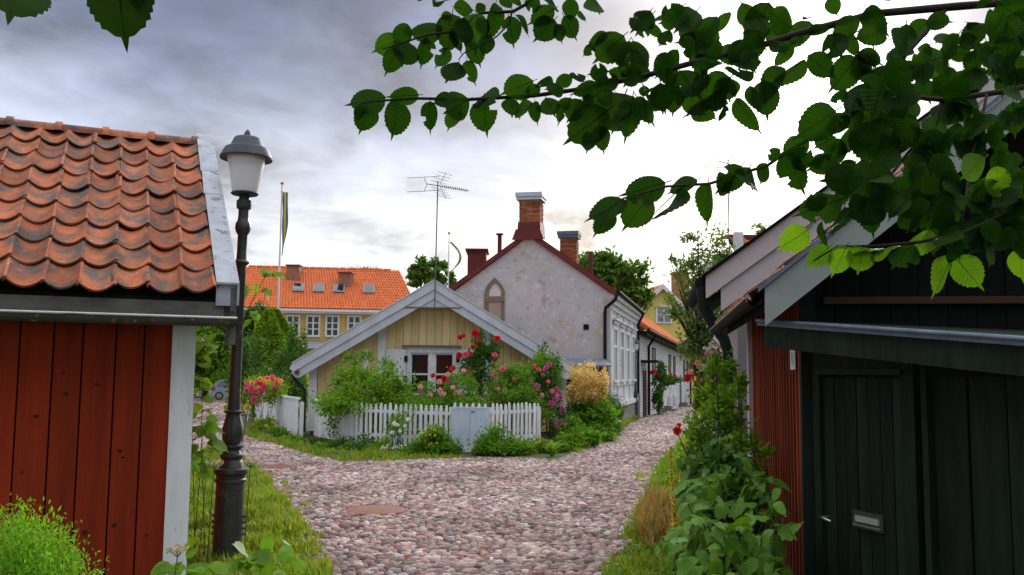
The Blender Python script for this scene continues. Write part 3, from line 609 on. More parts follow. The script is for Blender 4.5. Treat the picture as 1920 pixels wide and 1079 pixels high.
MB().box(wu0 - .05, wu1 + .05, -.052, -.02, ww1 + .022, ww1 + .058, CG).build('window_head', m_white, cot)
su0 = W(724, 700, GY).x - CX
sh = MB().box(su0, wu0 - .01, -.075, -.052, ww0 - .02, ww1 - .01, CG).build('shutter', m_white, cot)
for zz_ in (ww1 - .35, ww0 + .3): MB().box(wu0 - .06, wu0 + .03, -.095, -.076, zz_, zz_ + .16, CG).build('hinge', m_blackpipe, sh)
sh = MB().box(wu1 + .01, wu1 + .6, -.075, -.052, ww0 - .02, ww1 - .01, CG).build('shutter', m_white, cot)
MB().box(wu1 - .03, wu1 + .06, -.095, -.076, ww1 - .35, ww1 - .19, CG).build('hinge', m_blackpipe, sh)
for s, hw_, e in ((-1, HL, RL), (1, HR, RR)):
    z0 = rz(e) - .22
    MB().tube([CG(s * (e + .03), -.4, z0), CG(s * (e + .05), CL + .3, z0 + .02)], .055, 10).build('gutter', m_blackpipe, cot, ang=40)
    MB().tube([CG(s * (e + .02), -.3, z0 - .03), CG(s * (e - .03), -.25, z0 - .22), CG(s * (hw_ + .12), -.05, z0 - .5), CG(s * (hw_ + .11), -.04, .1)], .05, 10).build('downpipe', mat('green_black_pipe', (.02, .04, .036), rough=.5, bump=0) if s < 0 else m_blackpipe, cot, ang=40)
# rooftop aerial
def aerial(base, top, label, sc_=1.0, yaw=0.0, n_el=12):
    t = thing('tv_aerial', base, label, 'antenna'); b, tp = Vector(base), Vector(top)
    MB().tube([b, tp], .016 * sc_, 8).build('mast', m_alu, t)
    dx = Vector((math.cos(yaw), math.sin(yaw), 0)); dy = Vector((-math.sin(yaw), math.cos(yaw), 0)); up = Vector((0, 0, 1)); zc = tp - up * .12 * sc_
    bo = MB().tube([zc - dx * .3 * sc_ + up * .05 * sc_, zc + dx * .85 * sc_ - up * .16 * sc_], .012 * sc_, 6)
    for i in range(n_el):
        p = zc + dx * (.12 + .06 * i) * sc_ - up * (.02 + .012 * i) * sc_; h_ = (.10 - .003 * i) * sc_
        bo.tube([p - dy * h_ + up * .03, p + dy * h_ - up * .03], .005 * sc_, 5); bo.tube([p + up * .05 * sc_, p - up * .04 * sc_], .005 * sc_, 5)
    bo.build('yagi_boom', m_alu, t)
    rf = MB()
    for s in (-1, 1):
        for k in range(4):
            c0 = zc + dx * (.06 * k + .0) * sc_ + up * s * (.10 + .085 * k) * sc_ * .9; rf.tube([c0 - dy * .25 * sc_ - dx * .12 * sc_, c0 + dy * .25 * sc_ + dx * .16 * sc_], .006 * sc_, 5)
        rf.tube([zc + dx * .05 * sc_, zc + dx * .22 * sc_ + up * s * .36 * sc_], .007 * sc_, 5)
    rf.build('reflector', m_alu, t)
    dd = MB()
    for dz_ in (.22, -.16): dd.tube([zc - dx * .85 * sc_ + up * dz_ * sc_, zc + dx * (.05) * sc_ + up * (dz_ + .03) * sc_], .008 * sc_, 5)
    dd.tube([zc - dx * .3 * sc_ + up * .03 * sc_, zc - dx * .38 * sc_ + up * .22 * sc_], .008 * sc_, 5); dd.tube([zc - dx * .3 * sc_ + up * .03 * sc_, zc - dx * .38 * sc_ - up * .16 * sc_], .008 * sc_, 5)
    dd.build('dipole', m_alu, t)
    return t
ab = CG(.02, -.52, ZA - .8); aerial(ab, W(821, 340, GY - .52), 'tall television aerial with long yagi boom on the cottage gable', 1.0, R(-8))

# ================================================================== FENCES
def picket(F, u, w, h, v=0., lean=0., pointed=True):
    q = MB(); hw_ = w / 2; t = .022
    poly = [(u - hw_, .04), (u + hw_, .04), (u + hw_ + lean, h - .07), (u + hw_ * .55 + lean, h - .055), (u + hw_ * .85 + lean, h - .035), (u + lean, h), (u - hw_ * .85 + lean, h - .035), (u - hw_ * .55 + lean, h - .055), (u - hw_ + lean, h - .07)] if pointed else [(u - hw_, .03), (u + hw_, .03), (u + hw_ + lean, h), (u - hw_ + lean, h)]
    return q.slab(poly, v - t, v, F)
def fence_run(t, A, B, sp, w, h, pointed=True, skip=None, m=None):
    A, B = Vector(A), Vector(B); d = B - A; L = math.hypot(d.x, d.y); F = Fr((A.x, A.y, 0), math.atan2(d.y, d.x))
    zg = lambda u: gz(A.y + (B.y - A.y) * u / L)
    u = sp / 2
    while u < L:
        if not skip or not (skip[0] < u < skip[1]):
            Fz = Fr((A.x, A.y, zg(u)), F.a)
            picket(Fz, u + random.gauss(0, .006), w * random.uniform(.9, 1.08), h + random.gauss(0, .012), 0, random.gauss(0, .006), pointed).build('picket', m or m_white, t)
        u += sp
    for z in (.25, h - .22):
        q = MB(); a0, b0 = F(0, .002, z + zg(0)), F(L, .002, z + zg(L)); n_ = F.n * .04; up = Vector((0, 0, .07))
        q.hexa([a0, b0, b0 + n_, a0 + n_], [a0 + up, b0 + up, b0 + n_ + up, a0 + n_ + up]); q.build('rail', m or m_white, t)
    for u in (0.0, L):
        MB().box(u - .05, u + .05, .045, .145, zg(u) - .05, zg(u) + h - .1, Fr((A.x, A.y, 0), F.a)).build('post', m or m_white, t)
fc = [W(590, 800, 23.9), W(664, 835, 21.0), W(845, 845, 19.75), W(918, 845, 19.7), W(1014, 835, 21.0)]
fc = [Vector((p.x, p.y, 0)) for p in fc]
fn = thing('picket_fence', (fc[2].x, fc[2].y, 0), 'white weathered picket fence with pointed pales round the rose garden', 'fence')
fence_run(fn, fc[0], fc[1], .088, .058, .98, True); fence_run(fn, fc[1], fc[2], .135, .072, 1.0, True); fence_run(fn, fc[2], fc[3], .135, .072, 1.05, True); fence_run(fn, fc[3], fc[4], .14, .075, 1.03, True)
gc = Fr(fc[2] + Vector((0, -.10, 0)), math.atan2(fc[3].y - fc[2].y, fc[3].x - fc[2].x)); GW = (fc[3] - fc[2]).length
gate = thing('garden_gate', (fc[2].x + GW / 2, fc[2].y - .1, 0), 'pale blue white board gate hung in the picket fence', 'gate')
m_gate = mat('gate_paint', (.56, .64, .78), (.49, .56, .70), 4, stretch=(2, 2, .5), rough=.6, bump=.2, isl=.05, patches=(((.36, .34, .32), 8, .66, .73),))
for a0, a1 in ((.01, GW / 2 - .004), (GW / 2 + .004, GW - .01)): MB().box(a0, a1, -.03, .0, .14, .93, gc).build('board', m_gate, gate)
MB().box(-.02, GW + .02, -.036, .02, .934, .965, gc).build('top_rail', m_gate, gate)
MB().box(.06, GW - .02, -.05, -.001, .015, .135, gc).build('sill_board', m_white, gate)
MB().box(GW / 2 + .02, GW / 2 + .10, -.045, -.031, .86, .88, gc).build('latch', m_greywood, gate)
f2 = thing('board_fence', gp(520, 800), 'weathered white close boarded fence by the red roses', 'fence')
a0, a1 = gp(557, 820), gp(478, 789)
fence_run(f2, a1, a0, .118, .112, 1.0, False); 
F2 = Fr((a1.x, a1.y, 0), math.atan2(a0.y - a1.y, a0.x - a1.x)); L2 = math.hypot(a0.x - a1.x, a0.y - a1.y)
MB().hexa([F2(0, -.04, gz(a1.y) + .97), F2(L2, -.04, gz(a0.y) + .97), F2(L2, .06, gz(a0.y) + .97), F2(0, .06, gz(a1.y) + .97)], [F2(0, -.04, gz(a1.y) + 1.02), F2(L2, -.04, gz(a0.y) + 1.02), F2(L2, .06, gz(a0.y) + 1.02), F2(0, .06, gz(a1.y) + 1.02)]).build('cap_board', m_white, f2)
f3 = thing('side_fence', (1.7, 24.2, 0), 'short white paling fence beside the cream plumed shrub', 'fence')
fence_run(f3, (1.52, 24.6, 0), (1.78, 26.6 - 2.0, 0), .1, .07, 1.0, True); fence_run(f3, (1.42, 24.3, 0), (1.80, 25.6, 0), .085, .06, 1.02, True)

# ================================================================== GABLE HOUSE (plaster)
GO = Vector((3.2, 29.6, 0)); ga = math.atan2(9.5, 2.2)     # street facade direction
GF = Fr(GO, ga - R(90))           # u: along gable to the right (0 at corner, negative left), v: along street away
GW_, GLn, EZ, AZ = 5.45, 9.6, 4.36, 6.28
gh = thing('gable_house', GO, 'old house with worn lilac grey plaster gable, red roof and brick chimney', 'house')
def gr(u): return AZ - abs(u + GW_ / 2) * (AZ - EZ) / (GW_ / 2)
mb = MB().slab([(-GW_, -.6), (0, -.6), (0, EZ), (-GW_ / 2, AZ), (-GW_, EZ)], 0, .3, GF)
# pointed niche: opening cut as a real recess
mb.build('gable_wall', m_plaster, gh)
nx = [W(905, 560, 30.3), W(945, 560, 30.3)]
nu0, nu1 = [(p - GO).dot(GF.e) for p in nx]; zt, zs, zb = W(925, 520, 30.3).z, W(925, 548, 30.3).z, W(925, 603, 30.3).z
def arch(c, hw_, zspring, zapex, zbot, n=8):
    pts = [(c - hw_, zbot)]
    for i in range(n + 1): t_ = i / n; pts.append((c - hw_ * (1 - t_ ** 1.7), zspring + (zapex - zspring) * t_))
    for i in range(n - 1, -1, -1): t_ = i / n; pts.append((c + hw_ * (1 - t_ ** 1.7), zspring + (zapex - zspring) * t_))
    pts.append((c + hw_, zbot)); return pts
cu = (nu0 + nu1) / 2; hwn = (nu1 - nu0) / 2
outer = arch(cu, hwn, zs, zt, zb); inner = arch(cu + .02, hwn * .62, zs + .02, zt - .16, zb)
q = MB(); n_ = len(outer)
q.v += [tuple(GF(u_, -.05, w_)) for u_, w_ in outer] + [tuple(GF(u_, -.05, w_)) for u_, w_ in inner] + [tuple(GF(u_, .0, w_)) for u_, w_ in outer] + [tuple(GF(u_, .0, w_)) for u_, w_ in inner]
for i in range(n_ - 1): q.f += [(i, i + 1, n_ + i + 1, n_ + i), (n_ + i, n_ + i + 1, 3 * n_ + i + 1, 3 * n_ + i), (2 * n_ + i + 1, 2 * n_ + i, i, i + 1)]
ni = q.build('niche', m_stone, gh)
MB().slab(inner, -.012, -.002, GF).build('niche_back', m_whitewash, ni)
MB().box(nu0 + .03, nu1 - .005, -.07, -.02, W(925, 561, 30.3).z - .08, W(925, 561, 30.3).z + .10, GF).build('niche_sill', m_stone, ni)
MB().box(nu0 + .01, nu1 - .01, -.04, -.013, zb - .5, W(925, 561, 30.3).z - .06, GF).build('niche_apron', m_nichefill, ni)
vu = (W(1100, 614, 29.9) - GO).dot(GF.e); vz = W(1100, 614, 29.9).z
vt = MB()
for a_, b_, c_, d_ in ((-.09, .09, .06, .09), (-.09, .09, -.09, -.06), (-.09, -.06, -.06, .06), (.06, .09, -.06, .06)): vt.box(vu + a_, vu + b_, -.02, -.001, vz + c_, vz + d_, GF)
vt.box(vu - .06, vu + .06, -.008, -.002, vz - .06, vz + .06, GF); vt.build('vent', m_blackpipe, gh)
for s in (-1, 1):
    ce = -GW_ / 2; e0 = ce; e1 = ce + s * (GW_ / 2 + .22)
    zf = lambda u_: AZ - abs(u_ - ce) * (AZ - EZ) / (GW_ / 2)
    MB().slab([(e0, AZ + .20), (e1, zf(e1) + .20), (e1, zf(e1) + .02), (e0, AZ + .02)], -.07, GLn, GF).build('roof_slope', m_redmetal, gh)
    MB().slab([(e0, AZ + .155), (e1 + s * .04, zf(e1) + .215), (e1 + s * .04, zf(e1) - .0), (e0, AZ - .0)], -.1, -.071, GF).build('verge_board', m_redmetal, gh)
    q = MB()
    for k in range(14): v_ = .6 + k * .65; q.slab([(e0, AZ + .235), (e1, zf(e1) + .235), (e1, zf(e1) + .19), (e0, AZ + .19)], v_, v_ + .03, GF)
    stuff(q.build('standing_seam', m_redmetal, gh))
MB().box(-GW_ - .02, -GW_ + .28, .3, GLn, -.6, EZ, GF).build('rear_wall', m_plaster, gh)
MB().slab([(-GW_, -.6), (0, -.6), (0, EZ), (-GW_ / 2, AZ), (-GW_, EZ)], GLn - .3, GLn, GF).build('far_gable', m_plaster, gh)
# street facade (normal +u)
MB().box(-.3, 0, .3, GLn - .3, -.6, EZ, GF).build('street_wall', m_whitewash, gh)
SF_ = Fr(GF(0, 0, 0), GF.a + R(90))    # u along street, -v out of the wall
MB().box(.02, GLn, -.06, 0, -.6, .55, SF_).build('plinth', m_plinth, gh)
MB().box(.0, GLn, -.10, -.001, .56, .72, SF_).build('base_moulding', m_whitewash, gh)
MB().box(.0, GLn, -.05, -.001, 1.3, 1.42, SF_).build('string_course', m_whitewash, gh)
for i, (dz_, pr_) in enumerate(((-.55, .08), (-.38, .16), (-.2, .26))): MB().box(-.02, GLn, -pr_, -.001, EZ + dz_, EZ + dz_ + .16, SF_).build('cornice', m_whitewash, gh)
bays = [(0.0, .28), (2.1, 2.34), (4.2, 4.44), (6.3, 6.54), (8.5, 8.74), (GLn - .25, GLn)]
for a0, a1 in bays: MB().box(a0, a1, -.055, -.001, .73, EZ - .56, SF_).build('pilaster', m_whitewash, gh)
for i in range(4):
    c_ = (bays[i][1] + bays[i + 1][0]) / 2; w0, w1 = c_ - .52, c_ + .52
    q = MB(); q.box(w0 - .12, w0, -.07, -.001, 1.5, 3.2, SF_).box(w1, w1 + .12, -.07, -.001, 1.5, 3.2, SF_).box(w0 - .12, w1 + .12, -.07, -.001, 3.2, 3.34, SF_).box(c_ - .04, c_ + .04, -.05, -.001, 1.5, 3.2, SF_).box(w0, w1, -.045, -.001, 2.6, 2.67, SF_)
    w_ = q.build('window', m_white, gh)
    for p0, p1 in ((w0, c_ - .04), (c_ + .04, w1)):
        for r0, r1 in ((1.5, 2.6), (2.67, 3.2)): MB().box(p0, p1, -.02, -.001, r0, r1, SF_).build('pane', m_glass, w_)
    MB().box(w0 - .18, w1 + .18, -.12, -.072, 3.36, 3.48, SF_).build('window_hood', m_whitewash, gh); MB().box(w0 - .24, w1 + .24, -.18, -.002, 3.485, 3.55, SF_).build('hood_cornice', m_whitewash, gh)
    MB().box(w0 - .16, w1 + .16, -.13, -.002, 1.425, 1.495, SF_).build('window_sill', m_whitewash, gh)
MB().tube([SF_(-.15, -.30, EZ + .0), SF_(GLn + .1, -.30, EZ - .04)], .075, 10).build('gutter', m_blackpipe, gh, ang=40)
MB().tube([SF_(-.1, -.28, EZ - .02), SF_(-.14, -.2, EZ - .25), SF_(-.14, .12, EZ - .52), SF_(-.10, .14, EZ - .7), SF_(-.10, .14, .4)], .055, 10).build('downpipe', m_blackpipe, gh, ang=40)
MB().tube([SF_(GLn - .5, -.32, EZ - .06), SF_(GLn - .5, -.30, EZ - .2), SF_(GLn - .5, -.12, EZ - .55), SF_(GLn - .5, -.11, .9)], .055, 10).build('downpipe', m_blackpipe, gh, ang=40)
MB().tube([SF_(GLn - .5, -.11, .9), SF_(GLn - .5, -.11, -.15)], .075, 10).build('downpipe_foot', m_greypipe, gh, ang=40)
# chimney with real bricks
def chimney(parent, F, u, v, z0, zb, zt_, w, capm, bricks=True):
    base = MB()
    if zb > z0:
        base.hexa([F(u - w * .60, v - w * .60, z0), F(u + w * .60, v - w * .60, z0), F(u + w * .60, v + w * .60, z0), F(u - w * .60, v + w * .60, z0)], [F(u - w * .56, v - w * .56, zb), F(u + w * .56, v - w * .56, zb), F(u + w * .56, v + w * .56, zb), F(u - w * .56, v + w * .56, zb)])
        base.build('chimney_flashing', m_redmetal, parent)
    core = MB().box(u - w / 2 + .012, u + w / 2 - .012, v - w / 2 + .012, v + w / 2 - .012, zb - .05, zt_, F).build('chimney', mat('mortar', (.36, .26, .2), rough=.9) if bricks else m_brickfar, parent)
    if bricks:
        bl, bh = w / 3, .078; bm = rawmesh(MB().box(-bl / 2 + .006, bl / 2 - .006, -.03, .03, .005, bh - .007), 'brick', m_brick)
        k = 0; z = zb
        while z + bh <= zt_ + .001:
            for side in range(4):
                Fa = F.a + side * math.pi / 2; c0 = F(u, v, 0); d_ = Vector((math.cos(Fa), math.sin(Fa), 0)); nn = Vector((-math.sin(Fa), math.cos(Fa), 0))
                for j in range(3):
                    uu = (j - 1) * bl + (.5 * bl if (k + side) % 2 else 0) * .33
                    p = c0 + d_ * uu - nn * (w / 2 - .022 + random.uniform(-.003, .003)); p.z = z
                    inst('brick', bm, Matrix.Translation(p) @ Matrix.Rotation(Fa, 4, 'Z'), core)
            z += bh; k += 1
    MB().box(u - w * .64, u + w * .64, v - w * .64, v + w * .64, zt_ + .002, zt_ + .10, F).build('chimney_cap', capm, core)
    MB().box(u - w * .68, u + w * .68, v - w * .68, v + w * .68, zt_ + .11, zt_ + .25, F).build('chimney_cap', capm, core)
    return core
cD = 30.45; chu = (W(993, 420, cD) - GO).dot(GF.e)
chimney(gh, GF, -GW_ / 2, .42, AZ + .02, W(993, 418, cD).z, W(993, 377, cD).z, .68, m_chimcap)
MB().slab([(-GW_ / 2 - .55, AZ - .12), (-GW_ / 2 + .55, AZ - .12), (-GW_ / 2 + .42, AZ + .24), (-GW_ / 2 - .42, AZ + .24)], -.13, -.10, GF).build('ridge_flashing', m_redmetal, gh)
chimney(gh, GF, -2.2, 5.2, 5.4, 5.95, W(1058, 447, 35).z, .62, m_bluelead)
for px, py, D_, u_, v_ in ((937, 441, 32, None, None), (1108, 472, 33, None, None)):
    tp = W(px, py, D_); q = MB().tube([(tp.x, tp.y, tp.z - 1.0), tp], .08, 10)
    if px < 1000: q.tube([tp, tp + Vector((0, 0, .05))], .14, 10)
    q.build('vent_pipe', m_redmetal, gh, ang=40)
dm = W(893, 470, 31.5)
MB().box(dm.x - .30, dm.x + .35, dm.y - .0, dm.y + 1.2, dm.z - .9, dm.z, ID).build('dormer', m_redmetal, gh); MB().box(dm.x - .38, dm.x + .42, dm.y - .1, dm.y + 1.3, dm.z + .002, dm.z + .06, ID).build('dormer_roof', m_redmetal, gh)
# red wood store behind the cottage
ws = thing('wood_store', (2.3, 27.2, 0), 'dark red boarded store with flat metal roof against the plaster gable', 'shed')
wz = W(1100, 688, 27.5).z; wx0, wx1 = 1.75, W(1140, 700, 27.5).x
for k in range(9):
    x0 = wx0 + (wx1 - wx0) * k / 9; MB().box(x0 + .006, x0 + (wx1 - wx0) / 9 - .006, 27.5, 27.53, 0.02, wz).build('plank', m_redbatten, ws)
MB().box(wx0, wx1, 27.535, 28.9, 0.02, wz - .01).build('body', m_darkred, ws)
MB().hexa([(wx0 - .15, 27.35, wz), (wx1 + .08, 27.35, wz), (wx1 + .08, 29.2, wz + .22), (wx0 - .15, 29.2, wz + .22)], [(wx0 - .15, 27.35, wz + .05), (wx1 + .08, 27.35, wz + .05), (wx1 + .08, 29.2, wz + .27), (wx0 - .15, 29.2, wz + .27)]).build('roof', m_bluelead, ws)

# ================================================================== WHITE BRICK HOUSE (down the alley)
B0, B1 = Vector((5.55, 39.4, 0)), Vector((13.2, 67.5, 0)); ba = math.atan2(B1.y - B0.y, B1.x - B0.x); BL = (B1 - B0).length
BF = Fr(B0, ba); m_wbrick = brickmat('white_brick', (.66, .66, .68), (.58, .58, .61), (.30, .29, .30), .26, .13, bump=.8, ang=ba)
bh_ = thing('brick_house', B0, 'long low white brick house with orange tile roof along the alley', 'house')
zs_ = lambda u: gz(B0.y + (B1.y - B0.y) * u / BL)
ez = lambda u: 3.62 - .36 * u / BL
def bwall(u0, u1, v0, v1, m, name):
    q = MB(); q.hexa([BF(u0, v0, zs_(u0) - .2), BF(u1, v0, zs_(u1) - .2), BF(u1, v1, zs_(u1) - .2), BF(u0, v1, zs_(u0) - .2)], [BF(u0, v0, ez(u0)), BF(u1, v0, ez(u1)), BF(u1, v1, ez(u1)), BF(u0, v1, ez(u0))]); return q.build(name, m, bh_)
bwall(0, BL, 0, 5.5, m_wbrick, 'wall')
q = MB(); q.hexa([BF(-.1, -.35, ez(0) - .05), BF(BL + .2, -.35, ez(BL) - .05), BF(BL + .2, 2.75, ez(BL) + 2.2), BF(-.1, 2.75, ez(0) + 2.2)], [BF(-.1, -.35, ez(0) + .1), BF(BL + .2, -.35, ez(BL) + .1), BF(BL + .2, 2.75, ez(BL) + 2.35), BF(-.1, 2.75, ez(0) + 2.35)])
q.hexa([BF(-.1, 2.75, ez(0) + 2.2), BF(BL + .2, 2.75, ez(BL) + 2.2), BF(BL + .2, 5.9, ez(BL) - .05), BF(-.1, 5.9, ez(0) - .05)], [BF(-.1, 2.75, ez(0) + 2.35), BF(BL + .2, 2.75, ez(BL) + 2.35), BF(BL + .2, 5.9, ez(BL) + .1), BF(-.1, 5.9, ez(0) + .1)]); bro = q.build('roof', m_tile2, bh_)
q = MB()
for k in range(48): u = -.05 + k * BL / 47; q.tube([BF(u, -.37, ez(u) + .11), BF(u, 2.75, ez(u) + 2.36)], .06, 5, cap=False)
stuff(q.build('tile_rolls', m_tile2, bro))
MB().tube([BF(-.2, -.42, ez(0) - .02), BF(BL, -.42, ez(BL) - .02)], .08, 8).build('gutter', m_blackpipe, bh_)
q = MB(); q.hexa([BF(-.1, -.34, ez(0) - .25), BF(BL, -.34, ez(BL) - .25), BF(BL, -.005, ez(BL) - .2), BF(-.1, -.005, ez(0) - .2)], [BF(-.1, -.34, ez(0) - .06), BF(BL, -.34, ez(BL) - .06), BF(BL, -.005, ez(BL) - .01), BF(-.1, -.005, ez(0) - .01)]); q.build('eaves_board', m_blackpipe, bh_)
for u_, nm in ((2.6, 'downpipe'), (BL - .2, 'downpipe')):
    MB().tube([BF(u_, -.42, ez(u_) - .05), BF(u_, -.3, ez(u_) - .3), BF(u_, -.1, ez(u_) - .6), BF(u_, -.1, zs_(u_) + .02)], .06, 8).build(nm, m_blackpipe, bh_)
def bu(px): # facade coordinate from a pixel column
    d = ray(px, 700); k = d.x / d.y; return (B0.x - k * B0.y) / (k * BF.e.y - BF.e.x)
for a_, b_, t_, bt in ((1222, 1229, .55, 1.9), (1253, 1258, .6, 1.9), (1262, 1266, .6, 1.9), (1281, 1284, .6, 1.9), (1287, 1290, .6, 1.9), (1236, 1243, 1.6, 2.2)):
    u0, u1 = bu(a_), bu(b_); w = MB(); c_ = (u0 + u1) / 2; W_ = max(.9, min(u1 - u0, 1.5)); z1 = ez(c_) - t_; z0 = ez(c_) - bt - .2
    for x0, x1, y0, y1 in ((c_ - W_ / 2, c_ - W_ / 2 + .09, z0, z1), (c_ + W_ / 2 - .09, c_ + W_ / 2, z0, z1), (c_ - W_ / 2 + .09, c_ + W_ / 2 - .09, z1 - .09, z1), (c_ - W_ / 2 + .09, c_ + W_ / 2 - .09, z0, z0 + .09)): w.box(x0, x1, -.03, -.001, y0, y1, BF)
    wo = w.build('window', m_brownbeam, bh_); MB().box(c_ - W_ / 2 + .09, c_ + W_ / 2 - .09, -.012, -.001, z0 + .09, z1 - .09, BF).build('pane', m_darkglass, wo)
for a_ in (1205, 1274):
    u0 = bu(a_); d = MB().box(u0, u0 + 1.05, -.04, -.001, zs_(u0), zs_(u0) + 2.05, BF).build('door', m_greywood if a_ > 1250 else m_brownbeam, bh_); MB().box(u0 + .85, u0 + .92, -.08, -.042, zs_(u0) + 1.0, zs_(u0) + 1.04, BF).build('handle', m_steel, d)
u0 = bu(1204); MB().box(u0 - .5, u0 + 1.4, -.75, -.002, 2.22, 2.32, BF).build('door_canopy', m_blackpipe, bh_)
for a_, n_ in ((1225, 6), (1252, 9), (1262, 9), (1284, 8)):
    u0 = bu(a_); q = MB()
    for k in range(n_): q.box(u0 + k * .17, u0 + k * .17 + .05, -.06, -.02, zs_(u0) + .25, zs_(u0) + .75, BF)
    q.box(u0, u0 + n_ * .17, -.05, -.025, zs_(u0) + .75, zs_(u0) + .8, BF); MB().box(u0, u0 + n_ * .17, -.008, -.001, zs_(u0) + .2, zs_(u0) + .8, BF).build('cellar_opening', m_blackpipe, bh_); q.build('cellar_grille', m_white, bh_)
for a_ in (1240, 1272):
    u0 = bu(a_); t = thing('stone_step', BF(u0, -.4, zs_(u0)), 'worn stone door step under the %s of the brick house' % ('rose' if a_ < 1250 else 'grey door'), 'step')
    MB().box(u0 - .1, u0 + 1.2, -.75, -.1, zs_(u0) - .05, zs_(u0) + .16, BF).build('slab', m_plinth, t); MB().box(u0 + .1, u0 + 1.0, -.5, -.1, zs_(u0) + .161, zs_(u0) + .30, BF).build('tread', m_plinth, t)
cb = gp(1203, 778); cb.x -= .1
t = thing('utility_cabinet', cb, 'grey steel utility cabinet beside the far lamp post', 'cabinet')
MB().box(cb.x - .25, cb.x + .28, cb.y, cb.y + .4, cb.z, cb.z + 1.05).build('body', m_greypipe, t); MB().box(cb.x - .22, cb.x + .25, cb.y - .012, cb.y - .001, cb.z + .1, cb.z + 1.0).build('door', mat('cab_door', (.25, .28, .31), rough=.5), t); MB().box(cb.x - .29, cb.x + .32, cb.y - .03, cb.y + .43, cb.z + 1.052, cb.z + 1.09).build('lid', m_greypipe, t)

# ================================================================== YELLOW PLASTER HOUSE (far right)
YD = 78.; YA = W(1241, 537, YD); yh = thing('yellow_house', (YA.x, YD, gz(YD)), 'tall yellow plaster house with white gable boards and brick chimneys beyond the alley', 'house')
YF = Fr((YA.x, YD, 0), R(8)); yw = 3.7; yz = YA.z; yt = .95
MB().slab([(-yw, gz(YD) - .1), (yw, gz(YD) - .1), (yw, yz - yw * yt), (0, yz - .1), (-yw, yz - yw * yt)], 0, 9, YF).build('wall', m_yelplaster, yh)
MB().box(yw + .002, 16, 1.2, 9, gz(YD) - .1, yz - yw * yt + .3, YF).build('side_wing', m_yelplaster, yh)
for s in (-1, 1):
    MB().slab([(0, yz + .15), (s * (yw + .4), yz + .15 - (yw + .4) * yt), (s * (yw + .4), yz - (yw + .4) * yt), (0, yz)], -.3, 9.2, YF).build('roof_slope', m_tile2, yh)
    MB().slab([(0, yz + .2), (s * (yw + .42), yz + .2 - (yw + .42) * yt), (s * (yw + .42), yz - .25 - (yw + .42) * yt), (0, yz - .25)], -.36, -.301, YF).build('barge_board', m_white, yh)
q = MB(); q.hexa([YF(1.0, 1.0, yz - 3.2), YF(16, 1.0, yz - 3.2), YF(16, 5, yz - .3), YF(1, 5, yz - .3)], [YF(1.0, 1.0, yz - 3.0), YF(16, 1.0, yz - 3.0), YF(16, 5, yz - .1), YF(1, 5, yz - .1)]); q.build('wing_roof', m_tile2, yh)
def fwin(F, parent, c_, z0, z1, w, v, nx, ny, fm=m_white, gm=m_glass, fr=.13):
    q = MB(); q.box(c_ - w / 2 - fr, c_ - w / 2, v - .08, v - .002, z0 - fr, z1 + fr, F).box(c_ + w / 2, c_ + w / 2 + fr, v - .08, v - .002, z0 - fr, z1 + fr, F).box(c_ - w / 2, c_ + w / 2, v - .08, v - .002, z1, z1 + fr, F).box(c_ - w / 2, c_ + w / 2, v - .08, v - .002, z0 - fr, z0, F)
    for i in range(1, nx): q.box(c_ - w / 2 + w * i / nx - .05, c_ - w / 2 + w * i / nx + .05, v - .06, v - .003, z0, z1, F)
    for i in range(1, ny): q.box(c_ - w / 2, c_ + w / 2, v - .05, v - .004, z0 + (z1 - z0) * i / ny - .035, z0 + (z1 - z0) * i / ny + .035, F)
    wo = q.build('window', fm, parent)
    for i in range(nx):
        for j in range(ny): MB().box(c_ - w / 2 + w * i / nx + .02, c_ - w / 2 + w * (i + 1) / nx - .02, v - .03, v - .005, z0 + (z1 - z0) * j / ny + .02, z0 + (z1 - z0) * (j + 1) / ny - .02, F).build('pane', gm, wo)
    return wo
fwin(YF, yh, .15, yz - 3.1, yz - 1.8, 1.15, 0, 2, 2, gm=m_curtain); fwin(YF, yh, 2.6, yz - 5.9, yz - 4.6, 1.3, 0, 2, 2)
for px, py, d_ in ((1275, 515, 82), (1311, 532, 84)):
    c_ = W(px, py, d_); MB().box(c_.x - .72, c_.x + .72, d_ - .5, d_ + .5, c_.z - 3.4, c_.z).build('chimney', m_brickfar, yh); MB().box(c_.x - .82, c_.x + .82, d_ - .6, d_ + .6, c_.z + .002, c_.z + .16).build('chimney_cap', m_brickfar, yh)

# ================================================================== LONG YELLOW HOUSE (far left)
LD = 58.; A_ = W(420, 575, LD - 2); lz = W(560, 583, LD).z; la = R(9)
LF = Fr((W(640, 583, LD).x, LD, 0), la); lh = thing('long_house', LF(0, 0, gz(LD)), 'long yellow board house with bright orange tile roof and skylights', 'house')
U0, U1 = -6.3, 4.6; rid = W(560, 508, LD + 3.6).z; RD = 3.8
MB().box(U0, U1, 0, 7.6, gz(LD) - .3, lz, LF).build('wall', m_yellow2, lh)
q = MB(); u = U0
while u < U1: q.box(u, u + .05, -.025, -.001, gz(LD), lz - .1, LF); u += .26
stuff(q.build('wall_battens', m_yellow2, lh))
q = MB(); q.hexa([LF(U0 - .3, -.4, lz - .05), LF(U1 + .3, -.4, lz - .05), LF(U1 - .9, RD, rid), LF(U0 - .3, RD, rid)], [LF(U0 - .3, -.4, lz + .1), LF(U1 + .3, -.4, lz + .1), LF(U1 - .9, RD, rid + .15), LF(U0 - .3, RD, rid + .15)])
q.hexa([LF(U0 - .3, RD, rid), LF(U1 - .9, RD, rid), LF(U1 + .3, 8, lz - .05), LF(U0 - .3, 8, lz - .05)], [LF(U0 - .3, RD, rid + .15), LF(U1 - .9, RD, rid + .15), LF(U1 + .3, 8, lz + .1), LF(U0 - .3, 8, lz + .1)])
